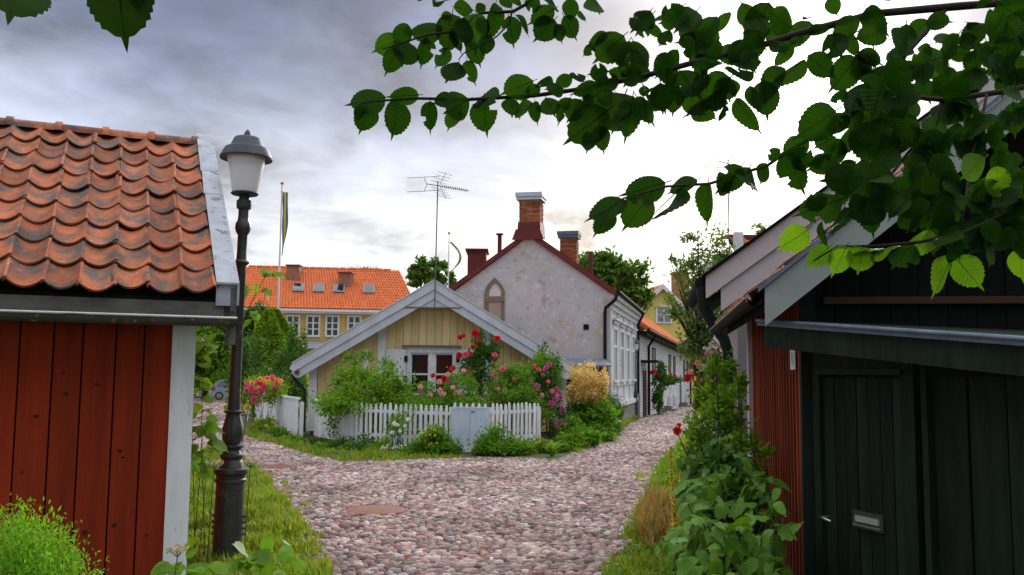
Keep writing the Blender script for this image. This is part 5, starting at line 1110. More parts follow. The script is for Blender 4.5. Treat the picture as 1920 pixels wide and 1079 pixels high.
shrub('hedge', 'dark hedge of mixed shrubs below the vine mound', 'hedge', [pb(455, 700, 34, 22, 60), pb(475, 690, 35, 25, 50), pb(540, 690, 32, 30, 46), pb(556, 660, 31, 16, 50), pb(500, 735, 33, 40, 35), pb(545, 725, 28, 22, 34)], 10000, .13, g_dark, nst=8, rst=.02, clump=20)
shrub('lane_hedge', 'low clipped hedge along the left lane near the car', 'hedge', [pb(345, 708, 82, 50, 28), pb(445, 712, 82, 30, 28), pb(395, 700, 84, 60, 35)], 4500, .34, g_mid, nst=6, rst=.03)
rose1 = shrub('rose_bush', 'bush of crimson and yellow roses leaning on a wooden stake over the board fence', 'rose bush', [pb(498, 732, 27, 34, 26), pb(475, 745, 27, 16, 28), pb(520, 745, 26.5, 20, 22)], 2600, .085, g_vine, nst=8)
px_flowers(rose1, [(467, 722, 7), (474, 730, 8), (483, 718, 7), (480, 735, 7), (491, 722, 8), (501, 712, 7), (510, 709, 6), (498, 726, 7), (520, 718, 9), (492, 733, 8), (476, 751, 8), (515, 730, 6), (463, 733, 6)], 26.3, 'pink')
px_flowers(rose1, [(472, 719, 5), (487, 711, 5), (504, 718, 6), (514, 714, 5), (526, 716, 5), (485, 728, 5), (464, 765, 7), (496, 715, 4)], 26.2, 'yellow')
p = gp(464, 790); tk = thing('wooden_stake', p, 'pale wooden stake standing beside the crimson and yellow rose bush', 'stake'); MB().tube([p, p + Vector((0, 0, 1.35))], .035, 8).build('shaft', m_white, tk); MB().tube([p + Vector((0, 0, 1.35)), p + Vector((0, 0, 1.42))], [.034, .005], 8).build('point', m_white, tk)

# ---- cottage garden
shrub('currant_shrub', 'large light green shrub spilling over the left half of the picket fence', 'shrub', [pb(640, 730, 22.2, 42, 45), pb(690, 725, 21.6, 50, 48), pb(735, 735, 21.5, 42, 42), pb(660, 760, 21.2, 60, 22), pb(720, 762, 21.3, 50, 24), pb(690, 795, 22.2, 70, 26), pb(680, 700, 22.3, 34, 20), pb(735, 725, 22, 20, 18)], 9000, .105, g_bright, nst=12, rst=.012, clump=16, spread=.26)
shrub('lilac_spray', 'thin upright green shoots rising above the currant shrub', 'shrub', [pb(660, 680, 22.9, 18, 18), pb(690, 668, 23, 12, 16), pb(725, 690, 22.9, 14, 18)], 700, .08, g_bright, nst=9, rst=.006)
rz_ = shrub('rose_bush', 'rose bush with pale pink blooms below the cottage window', 'rose bush', [pb(825, 735, 21.3, 36, 24), pb(865, 728, 21.4, 32, 34), pb(795, 752, 20.9, 36, 24), pb(850, 755, 20.8, 46, 26), pb(880, 770, 20.9, 50, 30), pb(790, 785, 20.6, 40, 30)], 8200, .075, g_mid, group='rose bushes behind the picket fence', nst=10)
px_flowers(rz_, [(823, 717, 6), (826, 733, 6), (832, 741, 6), (856, 739, 6), (862, 736, 5), (841, 704, 6), (870, 697, 5), (849, 728, 5), (806, 742, 5), (788, 726, 5)], 20.9, 'pale'); px_flowers(rz_, [(832, 712, 7), (849, 693, 7), (812, 706, 5), (868, 750, 6)], 20.9, 'red'); px_flowers(rz_, [(813, 704, 4), (789, 737, 5), (845, 718, 4)], 20.9, 'purple')
cr = shrub('climbing_rose', 'climbing rose with bright red blooms reaching up to the gable boards', 'rose bush', [pb(890, 655, 23.6, 22, 28), pb(905, 668, 23.5, 24, 26), pb(882, 690, 23.4, 26, 28), pb(925, 660, 23.6, 12, 20), pb(900, 712, 23.2, 24, 24)], 3600, .085, g_dark, nst=10, rst=.012)
px_flowers(cr, [(892, 625, 8), (862, 633, 5), (869, 630, 4), (886, 651, 5), (933, 637, 7), (861, 668, 7), (879, 665, 6), (927, 667, 6), (850, 692, 6), (880, 701, 6), (898, 640, 5)], 23.0, 'red'); px_flowers(cr, [(876, 666, 7), (928, 668, 6), (881, 700, 7), (869, 697, 6)], 22.95, 'pink')
rr_ = shrub('rose_bush', 'rose bush with small pink blooms right of the climbing rose', 'rose bush', [pb(950, 715, 22, 34, 30), pb(990, 710, 22, 38, 36), pb(975, 745, 21.6, 50, 28), pb(1020, 700, 22.4, 24, 36), pb(940, 740, 21.6, 36, 28), pb(970, 785, 21.5, 55, 28)], 8600, .08, g_mid, group='rose bushes behind the picket fence', nst=10)
px_flowers(rr_, [(942, 694, 7), (928, 704, 5), (947, 737, 6), (930, 731, 5), (924, 733, 5), (932, 727, 4), (944, 757, 6), (966, 712, 5), (973, 735, 4), (1002, 687, 5), (1010, 694, 5)], 21.5, 'pink'); px_flowers(rr_, [(934, 730, 4), (946, 734, 5), (960, 735, 4), (1017, 742, 5)], 21.4, 'pale')
pr_ = shrub('rambling_rose', 'tall rambling rose with small purple blooms at the right cottage corner', 'rose bush', [pb(1030, 690, 22.6, 20, 40), pb(1038, 740, 22, 18, 45), pb(1045, 790, 21.6, 18, 30), pb(1012, 720, 22.4, 22, 36), pb(1020, 672, 22.9, 14, 22)], 4200, .075, g_dark, nst=10)
px_flowers(pr_, [(1024, 690, 5), (1030, 684, 5), (1008, 725, 6), (1004, 730, 5), (1022, 695, 4), (1040, 750, 6), (1036, 758, 6), (1052, 745, 5), (1056, 770, 6), (1049, 797, 7), (1056, 793, 6), (1047, 803, 6), (1062, 836, 5), (1062, 843, 5), (1030, 760, 5), (1000, 760, 5), (1045, 730, 5), (1018, 704, 4)], 21.4, 'purple'); px_flowers(pr_, [(1035, 735, 5), (1044, 742, 4), (1052, 760, 4), (1028, 716, 4)], 21.3, 'pink')
# bed in front of the fence
bed = [('fern_clump', 'dark green leafy clump below the left pickets', [pb(683, 842, 20.0, 22, 18)], 1300, .06, g_dark), ('leafy_clump', 'bushy green clump with small yellow flowers left of the gate', [pb(815, 833, 19.1, 32, 22), pb(832, 850, 18.9, 24, 12)], 2600, .07, g_mid), ('leafy_clump', 'round fresh green clump right of the gate', [pb(936, 832, 19.3, 34, 24), pb(920, 848, 19.1, 20, 12)], 2600, .07, g_mid),
       ('herb_clump', 'low yellow flowering clump beside the strappy daylily', [pb(1003, 842, 19.9, 20, 16)], 1200, .055, g_bright), ('low_plant', 'low spreading green plant at the bend of the cobbles', [pb(628, 855, 20.2, 26, 10), pb(600, 846, 20.8, 22, 9)], 1400, .055, g_bright), ('heather_clump', 'dull grey green cushion plant near the fence corner', [pb(590, 838, 21.3, 28, 11), pb(565, 834, 21.9, 16, 9)], 1500, .05, g_dark),
       ('white_flower_clump', 'clump of tiny white flowers left of the gate under the pickets', [pb(740, 848, 19.2, 38, 12), pb(770, 845, 19.1, 20, 12)], 1900, .05, g_mid), ('dark_clump', 'dark mounded plant against the left pickets', [pb(640, 835, 21, 22, 14)], 900, .055, g_dark), ('verge_plant', 'low yellow green plants at the foot of the board fence', [pb(483, 800, 27, 20, 9), pb(500, 795, 26, 16, 10), pb(515, 812, 25.5, 26, 8), pb(548, 826, 23.5, 20, 8)], 2200, .06, g_vine), ('hosta_clump', 'broad leaved plant beside the side fence', [pb(1075, 812, 21.2, 22, 18), pb(1095, 822, 20.9, 22, 14)], 1100, .11, g_mid)]
BED = {}
for nm, lab, bl, n, sz, m in bed: BED[lab] = shrub(nm, lab, 'plant', [(c, (r[0] * 1.2, r[1] * 1.1, r[2] * 1.25)) for c, r in bl], int(n * 1.5), sz, m, group='plants along the picket fence', nst=3, rst=.006, mst=m_stem)
scatter_flowers(BED[bed[1][1]], [pb(812, 826, 18.9, 26, 16)], 22, .028, ['yellow']); scatter_flowers(BED[bed[3][1]], [pb(1003, 838, 19.7, 18, 12)], 26, .025, ['yellow']); scatter_flowers(BED[bed[6][1]], [pb(745, 845, 19.05, 36, 10)], 70, .02, ['white'])
scatter_flowers(BED[bed[4][1]], [pb(585, 836, 21, 24, 8)], 18, .022, ['pale', 'purple']); scatter_flowers(BED[bed[8][1]], [pb(478, 793, 26, 10, 6), pb(506, 800, 25.5, 6, 8)], 16, .05, ['yellow'])
wc = shrub('white_rose', 'small white roses showing between the pickets', 'rose bush', [pb(745, 800, 19.9, 24, 22)], 600, .06, g_mid, nst=4); px_flowers(wc, [(739, 796, 5), (745, 798, 4), (766, 788, 5), (760, 800, 4), (735, 812, 4), (750, 810, 4)], 19.4, 'white')
def straps(name, label, base, n, L, w, m, spread=.6, bend=.8, group=None):
    t = thing(name, base, label, 'plant', group); q = MB(); b = Vector(base)
    for i in range(n):
        th = random.uniform(0, 6.283); s = random.uniform(.3, 1) * spread; d = Vector((math.cos(th), math.sin(th), 0)); pts = []
        l_ = L * random.uniform(.6, 1.1); sd = d.cross(Vector((0, 0, 1)))
        for k in range(6):
            a_ = k / 5; p = b + d * (.04 + s * l_ * a_ ** 1.5) + Vector((0, 0, l_ * (a_ - bend * .55 * a_ ** 2.6))); ww = w * (1 - a_ ** 2 * .95) * .5
            pts += [p + sd * ww, p - sd * ww]
        q.add(pts, [(2 * k, 2 * k + 1, 2 * k + 3, 2 * k + 2) for k in range(5)])
    q.build('blades', m, t); return t
BLAB = ['small green tuft at the corner where the picket fence meets the cottage', 'yellowish low plant spilling onto the cobbles before the dense pickets', 'dark low tuft in front of the dense left pickets', 'bright low tuft under the currant shrub and fence corner post', 'green tuft between the fern clump and the white flowers', 'yellowish tuft behind the tiny white flowers', 'green tuft between the white flowers and the yellow flowered clump', 'dark tuft touching the left edge of the gate', 'small green tuft touching the right foot of the gate', 'dark tuft between the round green clump and the yellow herb', 'low yellowish tuft in front of the dark one by the herb clump', 'green tuft between the yellow herb and the daylily', 'leafy tuft below the purple rambling rose', 'bright leafy tuft in front of the hosta like plant', 'yellowish low tuft at the near end of the board fence', 'green low tuft at the middle of the board fence', 'green low tuft at the far end of the board fence by the roses']
for k, (px, py, rx, ry, D_, m, sz) in enumerate(((573, 842, 20, 9, 21.6, g_mid, .05), (606, 851, 22, 9, 20.6, g_vine, .055), (634, 848, 18, 12, 20.6, g_dark, .05), (660, 852, 22, 12, 20.2, g_bright, .055), (706, 855, 22, 11, 19.7, g_mid, .05), (722, 850, 16, 14, 19.7, g_vine, .05), (782, 850, 22, 14, 19.2, g_mid, .06), (842, 852, 18, 14, 19.0, g_dark, .06), (906, 852, 16, 10, 19.1, g_mid, .05), (968, 848, 18, 16, 19.4, g_dark, .06), (985, 852, 16, 10, 19.4, g_vine, .05), (1020, 852, 16, 12, 19.8, g_mid, .06), (1048, 848, 18, 14, 20.2, g_mid, .07), (1075, 842, 20, 14, 20.6, g_bright, .08), (545, 832, 18, 8, 22.8, g_vine, .055), (520, 820, 18, 8, 24.2, g_mid, .055), (492, 808, 18, 8, 25.8, g_mid, .06))):
    shrub('bedding_plant', BLAB[k], 'plant', [pb(px, py - 4, D_, rx * 1.15, ry * 1.5)], 1300, sz * 1.1, m, group='bedding plants under the fences', nst=0)
straps('daylily', 'strappy arching daylily clump at the right end of the picket fence', gp(1035, 856), 60, .62, .032, g_vine, .75, 1.1); straps('daylily', 'narrow iris like leaves against the right cottage corner', gp(1052, 846) + Vector((.3, .9, 0)), 30, .6, .03, g_mid, .4, .6)
# cream plumes
gb = shrub('goatsbeard', 'shrub with cream yellow plumes beside the alley', 'shrub', [pb(1108, 790, 23.3, 36, 42), pb(1090, 770, 23.6, 22, 34), pb(1125, 800, 23, 34, 34), pb(1100, 825, 22.4, 34, 16)], 5200, .13, g_mid, nst=10)
q_p = []
for px, py, r, h_ in ((1078, 715, 10, 26), (1095, 705, 12, 30), (1112, 715, 12, 26), (1086, 735, 12, 20), (1126, 728, 10, 24), (1104, 738, 14, 20), (1134, 722, 7, 24), (1120, 745, 12, 16), (1070, 738, 8, 20)):
    p_, o_ = blob_pts([pb(px, py, 23.2, r * 1.25, h_ * 1.05)], 620, 22, .22, .2); stuff(leafcloud('plume', p_, .075, p_cream, gb, .4, out=o_ * .3, up=1.2))
shrub('juniper', 'dark feathery conifer at the foot of the alley facade', 'shrub', [pb(1150, 770, 25.5, 20, 34), pb(1140, 795, 25, 26, 26), pb(1160, 792, 25.6, 14, 20)], 4200, .08, g_dark, aspect=.3, nst=5)
# climbing rose on the brick house and window box flowers
wr = shrub('wall_rose', 'climbing rose with red blooms on the white brick house', 'rose bush', [pb(1238, 715, 42.5, 13, 22), pb(1232, 745, 42, 10, 26), pb(1256, 712, 43, 22, 9), pb(1240, 692, 43, 8, 12)], 2600, .14, g_dark, nst=6)
px_flowers(wr, [(1221, 699, 4), (1226, 698, 4), (1231, 699, 3), (1224, 701, 3), (1236, 704, 3), (1258, 704, 3), (1266, 706, 3)], 42, 'red')

# ---- right verge tree
tree('cherry_tree', 'loose small leaved tree beside the pink house over the alley', (3.25, 15.5, 0), [pb(1310, 520, 15.5, 40, 24), pb(1335, 470, 15.5, 30, 36), pb(1300, 570, 15.5, 42, 26), pb(1330, 600, 15.5, 36, 34), pb(1305, 640, 15.5, 34, 28), pb(1345, 540, 15.7, 28, 50), pb(1275, 590, 15.2, 24, 14), pb(1290, 500, 15.6, 22, 18), pb(1300, 445, 15.5, 20, 12), pb(1255, 560, 15.2, 12, 10), pb(1430, 430, 15.9, 18, 12), pb(1262, 490, 15.4, 12, 8)], 3900, .10, g_tree, rt=.045, aspect=.42, clump=12, spread=.34, up=-.2)
tb = shrub('wild_rose', 'tangle of briar with ruddy and pale leaves beside the dark downpipe', 'rose bush', [pb(1330, 695, 11, 28, 34), pb(1340, 745, 10.5, 34, 38), pb(1318, 745, 10.8, 20, 26), pb(1350, 700, 10.5, 22, 40)], 2300, .065, g_rust, nst=12, rst=.008)
scatter_flowers(tb, [pb(1330, 680, 10.4, 30, 30)], 26, .03, ['pale', 'white'])
px_flowers(tb, [(1290, 710, 8), (1297, 706, 4)], 10.2, 'red')
tb2 = shrub('tall_weed', 'tall twiggy green plant in front of the red batten wall', 'plant', [pb(1340, 805, 7.4, 46, 44), pb(1315, 845, 7.4, 40, 28), pb(1362, 760, 7.2, 32, 40), pb(1340, 740, 7.8, 28, 24), pb(1385, 725, 7.0, 14, 26), pb(1400, 850, 6.9, 40, 36), pb(1350, 690, 7.6, 24, 30)], 2300, .06, g_bright, nst=26, rst=.006, spread=.28)
px_flowers(tb2, [(1268, 809, 9), (1272, 799, 5)], 7.0, 'red')
q = MB()
for b_, e_ in (((1300, 900), (1270, 812)), ((1310, 905), (1276, 830)), ((1312, 880), (1285, 835)), ((1420, 960), (1405, 800)), ((1440, 980), (1430, 830)), ((1390, 900), (1380, 690)), ((1345, 900), (1340, 660))):
    a0, a1 = W(*b_, 6.6), W(*e_, 6.95); q.tube([Vector((a0.x, a0.y, 0)), a0, a0.lerp(a1, .5) + Vector((.02, 0, 0)), a1], [.008, .006, .005, .003], 5)
q.build('stalk', m_twig, tb2)

# ---- large single leaves
def big_leaf(width=.62, serr=.035, fold=.16, curl=.14, teeth=11, bite=None, n=23, tipp=.30):
    q = MB(); mids = []; Ls = []; Rs = []
    for i in range(n):
        t_ = i / (n - 1); w = width * .5 * max(0, math.sin(math.pi * min(1, t_ * 1.02) ** .82)) ** .75 * (1 if t_ < .85 else max(0, 1 - (t_ - .85) / .15) ** .7 * .9 + .0)
        if t_ > .86: w = max(w, 0) * .75
        sr = serr * .7 * (1 if i % 2 else -.4) * (1 if 0 < i < n - 1 else 0)
        y = t_; z = -curl * t_ * t_ * 1.2 + .03 * math.sin(t_ * 7)
        bl = br = 1
        if bite and bite[0] < t_ < bite[1]: (bl := .45) if bite[2] < 0 else (br := .45)
        mids.append((0, y, z)); Ls.append((-(w * bl + sr), y + (.016 if i % 2 else -.012), z + fold * w)); Rs.append(((w * br + sr), y + (.016 if i % 2 else -.012), z + fold * w))
    Ls[0] = Rs[0] = (0, 0, 0); Ls[-1] = Rs[-1] = (0, 1 + tipp * .3, mids[-1][2] - .02)
    q.v = mids + Ls + Rs
    for i in range(n - 1): q.f += [(i, i + 1, n + i + 1, n + i), (i + 1, i, 2 * n + i, 2 * n + i + 1)]
    q.tube([(0, -.14, .03), (0, -.02, .005), (0, .9, mids[-2][2] - .004)], [.010, .010, .004], 4)
    return q
EL = [rawmesh(big_leaf(w, s, fo, c, bite=b), 'leaf', g_elm, smooth=True) for w, s, fo, c, b in ((.68, .02, .14, .14, None), (.62, .018, .25, .2, None), (.74, .02, .10, .08, None), (.58, .018, .35, .28, (.5, .66, 1)), (.64, .02, .2, -.05, None), (.68, .018, .18, .2, (.35, .5, -1)), (.5, .018, .3, .35, None))]
EL_LIT = [rawmesh(big_leaf(w, .02, fo, c), 'leaf', g_elm_sunlit, smooth=True) for w, fo, c in ((.66, .15, .15), (.6, .25, .2))]
def put_leaf(parent, me, b, tip, n, wid=1.0):
    y = tip - b; L = y.length; y.normalize(); z = (n - y * n.dot(y)).normalized(); x = y.cross(z)
    M4 = Matrix(((x.x * L * wid, y.x * L, z.x * L, b.x), (x.y * L * wid, y.y * L, z.y * L, b.y), (x.z * L * wid, y.z * L, z.z * L, b.z), (0, 0, 0, 1)))
    inst('leaf', me, M4, parent)

elm = thing('elm_tree', (2.15, .2, 0), 'elm branches with serrated leaves hanging into the view over the dark shed', 'tree')
MB().tube([(2.15, .2, 0), (2.12, .22, 1.2), (2.1, .3, 2.4), (2.2, .35, 4.2)], [.17, .14, .12, .08], 12).build('trunk', m_bark, elm, ang=60)
def branch(pts, D0, D1, r0, r1, root=None):
    n = len(pts); w = [W(x, y, D0 + (D1 - D0) * i / (n - 1)) for i, (x, y) in enumerate(pts)]
    if root is not None: w = [Vector(root)] + w; n += 1
    rad = [(r0 + (r1 - r0) * i / (n - 1)) for i in range(n)]
    return MB().tube(w, rad, 8).build('branch', m_twig, elm, ang=60), w
br1, w1 = branch([(1960, 0), (1800, 12), (1640, 26), (1500, 62), (1400, 95), (1300, 118), (1200, 145), (1100, 166), (1000, 180), (880, 187), (780, 185), (700, 190), (672, 196)], 2.7, 2.45, .014, .002, (2.12, .3, 2.9))
br2, w2 = branch([(1230, -60), (1100, -25), (1010, -5), (962, 22), (900, 25), (862, 58), (800, 66), (745, 84), (718, 92)], 2.5, 2.4, .007, .002, (2.12, .3, 3.1))
br3, w3 = branch([(1960, 155), (1880, 172), (1800, 184), (1770, 188), (1690, 180), (1610, 205), (1530, 253), (1490, 275), (1440, 310), (1330, 345), (1250, 350), (1170, 372), (1120, 408)], 2.45, 2.3, .009, .002, (2.12, .3, 2.5))
br4, w4 = branch([(1775, 15), (1740, 55), (1697, 105), (1660, 160), (1635, 215), (1615, 300)], 2.68, 2.5, .009, .003)
br5, w5 = branch([(1975, 330), (1900, 395), (1800, 440), (1720, 455), (1640, 462), (1570, 462), (1525, 490)], 2.1, 2.15, .006, .002, (2.12, .3, 2.2))
br6, w6 = branch([(1770, 188), (1745, 240), (1700, 290), (1655, 350), (1610, 390)], 2.42, 2.3, .005, .002)
br7, w7 = branch([(1850, 178), (1838, 240), (1820, 300), (1810, 380), (1800, 440)], 2.4, 2.15, .004, .002)
br8, w8 = branch([(960, 22), (955, 45), (930, 70), (870, 100), (860, 112)], 2.44, 2.42, .003, .0015)
view = lambda p: (Vector((0, 0, H)) - p).normalized()
NL = [0]; EXTRA = []
def lf(par, bx, by, tx, ty, D, wid=None, bright=None):
    tx, ty = bx + (tx - bx) * 1.10, by + (ty - by) * 1.10
    b, t_ = W(bx, by, D + random.uniform(-.03, .03)), W(tx, ty, D + random.uniform(-.05, .05))
    n = view(b) + Vector((random.gauss(0, .5), random.gauss(0, .3), random.gauss(.25, .42)))
    if random.random() < .5: n = -n
    if NL[0] >= 295: EXTRA.append((random.choice(EL), b, t_, n)); return
    put_leaf(par, random.choice(EL_LIT if bright else EL), b, t_, n, wid or random.uniform(.98, 1.22)); NL[0] += 1
c8 = lambda a: (640 + a[0] / 3, a[1] / 3, 640 + a[2] / 3, a[3] / 3)
L1 = [(250, 548, 55, 598), (115, 595, 85, 672), (165, 590, 112, 738), (437, 535, 285, 548), (330, 565, 298, 755), (500, 570, 490, 720), (640, 555, 530, 570), (650, 590, 610, 725), (720, 560, 570, 640), (805, 555, 797, 715), (890, 540, 740, 565), (960, 550, 955, 660), (1080, 455, 915, 530), (1090, 570, 1087, 680), (1020, 560, 1025, 680), (1190, 480, 1085, 450), (1120, 490, 1040, 525), (1150, 550, 1200, 660), (1290, 550, 1205, 660), (1350, 560, 1275, 680), (1300, 440, 1205, 470), (1375, 430, 1280, 440), (1390, 530, 1390, 600), (1500, 400, 1390, 420), (1530, 520, 1430, 580), (1500, 620, 1285, 790), (1415, 745, 1380, 830), (1450, 705, 1468, 850), (1490, 660, 1590, 745), (1640, 545, 1625, 765), (1700, 480, 1720, 550), (1800, 480, 1840, 630), (1620, 230, 1570, 360), (1740, 60, 1640, 190), (1640, 230, 1690, 380), (1500, 190, 1395, 240), (1590, 200, 1440, 340), (1420, 260, 1370, 305), (1750, 130, 1780, 230), (1800, 100, 1920, 40), (1850, 170, 1790, 270), (1900, 100, 1790, 130), (1700, 300, 1650, 390), (1850, 300, 1780, 420), (1560, 450, 1450, 480), (1440, 480, 1330, 520), (1700, 430, 1590, 440), (1250, 500, 1150, 510), (1600, 560, 1560, 680), (1700, 560, 1720, 690), (1880, 440, 1800, 400)]
for a_ in L1: lf(br1, *c8(a_), 2.5)
L2 = [(330, 215, 195, 290), (400, 190, 290, 195), (320, 270, 262, 405), (375, 235, 350, 350), (485, 210, 468, 365), (570, 170, 410, 200), (600, 270, 545, 375), (625, 80, 600, 260), (640, 150, 650, 290), (735, 80, 740, 250), (660, 350, 595, 445), (705, 340, 740, 460), (730, 230, 780, 355), (840, 200, 800, 300), (870, 20, 870, 190), (940, 90, 975, 250), (980, 85, 1070, 160), (810, 30, 755, 70), (1030, 10, 1130, 40), (1200, 50, 1070, 130), (1200, 110, 1100, 215), (1210, 135, 1245, 235), (1250, 90, 1325, 215), (1290, -10, 1290, 110), (1340, 60, 1360, 130), (1410, -20, 1428, 128), (600, -20, 560, 65), (520, -30, 480, 25), (630, 40, 730, 60), (900, -30, 950, 60), (960, -20, 1010, 30), (780, 100, 820, 190), (560, 90, 640, 95), (690, 100, 690, 250), (1180, -10, 1190, 80), (460, -40, 430, 5)]
for a_ in L2: lf(br2, *c8(a_), 2.44)
c1 = lambda a: (1100 + a[0] / 1.927, a[1] / 1.927, 1100 + a[2] / 1.927, a[3] / 1.927)
L3 = [(240, 50, 160, 130), (345, 20, 250, 90), (470, 60, 400, 160), (560, 10, 640, 140), (660, 10, 590, 150), (265, 300, 275, 405), (335, 255, 405, 360), (520, 280, 430, 370), (490, 320, 390, 440), (540, 355, 590, 470), (590, 310, 610, 400), (640, 290, 650, 420), (500, 380, 490, 440), (790, 215, 700, 330), (800, 200, 890, 270), (975, 210, 880, 320), (985, 225, 995, 300), (980, 190, 1060, 225), (660, 150, 725, 195), (780, 130, 735, 157), (800, 120, 860, 95), (870, 125, 930, 215), (980, 60, 890, 150), (1010, 30, 1060, 110), (720, 40, 700, 100), (880, -10, 900, 50), (1100, -20, 1080, 15), (420, 150, 410, 260), (330, 180, 300, 260), (570, 190, 540, 270), (700, 240, 640, 330), (480, 170, 560, 240), (780, 60, 820, 75), (140, 340, 100, 440), (180, 350, 220, 440), (60, 300, 10, 350), (210, 310, 205, 350), (330, 310, 320, 370), (450, 280, 380, 310), (380, 390, 460, 440)]
for a_ in L3: lf(br1, *c1(a_), 2.6)
L4 = [(900, 400, 780, 485), (945, 335, 890, 365), (985, 380, 920, 480), (1100, 210, 1150, 330), (1010, 300, 950, 420), (1080, 270, 1000, 430), (1080, 420, 1060, 530), (740, 550, 822, 600), (720, 550, 765, 690), (700, 540, 650, 580), (805, 510, 715, 550), (650, 590, 625, 660), (590, 605, 555, 715), (480, 640, 530, 700), (440, 660, 405, 790), (340, 680, 285, 840), (285, 660, 145, 712), (225, 712, 140, 815), (145, 725, 15, 800), (90, 755, 40, 850), (990, 330, 960, 400), (1010, 440, 1000, 560), (1100, 440, 1180, 530), (560, 600, 480, 690), (400, 650, 300, 690)]
for a_ in L4: lf(br3, *c1(a_), 2.32, 1.1)
L5 = [(1020, 700, 1020, 840), (930, 750, 915, 860), (850, 800, 850, 890), (800, 830, 705, 895), (870, 715, 790, 745), (920, 720, 770, 790), (990, 640, 850, 660), (905, 580, 855, 610), (940, 890, 890, 985), (880, 890, 800, 960), (1000, 895, 980, 990), (960, 890, 1050, 930), (1110, 890, 1050, 945), (1180, 880, 1110, 985), (1320, 930, 1230, 1050), (1330, 930, 1420, 1028), (1480, 600, 1490, 715), (1440, 570, 1340, 645), (1560, 900, 1570, 1005), (1400, 800, 1290, 900), (1510, 800, 1390, 880), (1240, 830, 1180, 940), (1580, 580, 1490, 610), (1100, 620, 1020, 690), (1180, 600, 1120, 720), (1250, 560, 1330, 650), (1450, 700, 1380, 780), (1540, 700, 1480, 800), (1300, 660, 1290, 730), (1580, 760, 1510, 860)]
for i_, a_ in enumerate(L5): lf(br5, *c1(a_), 2.15, None, i_ in (8, 9, 10, 11, 12, 14, 15, 16, 18, 21, 17, 3))  # listed leaves take the lighter copy with sunlight in its colour
def fill(par, n, poly, D, s0, s1):
    k = 0; xs_ = [p[0] for p in poly]; ys_ = [p[1] for p in poly]
    while k < n:
        x, y = random.uniform(min(xs_), max(xs_)), random.uniform(min(ys_), max(ys_))
        if not inpoly(np.array([[x, y]]), poly)[0]: continue
        th = random.gauss(math.pi / 2 + .35, .8); s = random.uniform(s0, s1); lf(par, x, y, x + s * math.cos(th), y + s * math.sin(th), D + random.uniform(-.1, .1)); k += 1
fill(br4, 56, [(1590, 60), (1700, 40), (1930, -10), (1930, 140), (1770, 175), (1640, 200)], 2.6, 38, 58)
fill(br6, 64, [(1560, 250), (1640, 170), (1760, 170), (1930, 150), (1930, 330), (1700, 330), (1570, 340)], 2.38, 40, 60)
fill(br7, 52, [(1600, 300), (1760, 300), (1930, 300), (1930, 470), (1780, 450), (1640, 400)], 2.15, 42, 64)
fill(br1, 34, [(1060, 110), (1200, 50), (1300, 20), (1500, 20), (1560, 60), (1400, 150), (1120, 190)], 2.62, 42, 58)
# twig hanging over the lens side, left
br9, w9 = branch([(520, -160), (330, -110), (220, -60), (90, -60), (10, -50)], 1.25, 1.2, .004, .002, (1.9, .3, 2.7))
lf(br9, 215, -75, 236, 74, 1.22, 1.15); lf(br9, 40, -70, 15, 38, 1.2, 1.1); lf(br9, 240, -60, 285, 20, 1.24, 1.0)

fill(br4, 8, [(1680, -10), (1930, -20), (1930, 140), (1720, 120)], 2.7, 40, 58); fill(br6, 8, [(1640, 190), (1930, 140), (1930, 360), (1660, 340)], 2.45, 40, 58); fill(br7, 12, [(1700, 320), (1930, 320), (1930, 500), (1780, 450)], 2.25, 42, 62)
vv, ff, nb_ = [], [], 0
for me, b, t_, n in EXTRA:
    y = t_ - b; L = y.length; y.normalize(); z = (n - y * n.dot(y)).normalized(); x = y.cross(z)
    co = np.array([v.co for v in me.vertices]); A_ = np.array([x, y, z]); wv = co @ A_ * L + np.array(b); vv.append(wv)
    for p in me.polygons:
        iv = list(p.vertices)
        for k in range(1, len(iv) - 1): ff.append((iv[0] + nb_, iv[k] + nb_, iv[k + 1] + nb_))
    nb_ += len(co)
stuff(npmesh('inner_leaves', np.concatenate(vv), ff, g_elm, elm, smooth=True))

# ---- broad leaved plant in front of the red wall
def lobed(n=5):
    q = MB(); pts = []; K = 30
    for i in range(K + 1):
        th = -2.4 + 4.8 * i / K; lob = abs(math.cos(th * 1.25)) ; r = (.30 + .34 * lob ** 1.4 * (1.2 if abs(th) < .7 else .9)) * (1 + (.06 if i % 2 else -.05)); r *= (1.25 if abs(th) < .35 else 1)
        pts.append((r * math.sin(th), .32 + r * math.cos(th), -.25 * r * r + .05 * math.cos(th * 5)))
    q.v = [(0, .32, .04)] + pts; q.f = [(0, i + 1, i + 2) for i in range(K)]
    q.tube([(0, -.45, -.1), (0, -.1, .02), (0, .32, .03)], [.012, .012, .008], 4); return q
PL = [rawmesh(lobed(), 'leaf', g_plant, smooth=False), rawmesh(big_leaf(.5, .07, .25, .4), 'leaf', g_plant, smooth=True), rawmesh(big_leaf(.42, .07, .35, .55), 'leaf', g_plant, smooth=True)]
bp = thing('anemone_plant', (1.45, 5.6, 0), 'big dark green lobed leaf plant at the foot of the red batten wall', 'plant')
q = MB()
poly = [(1290, 880), (1400, 850), (1450, 880), (1475, 960), (1475, 1100), (1290, 1100), (1262, 1020)]
k = 0
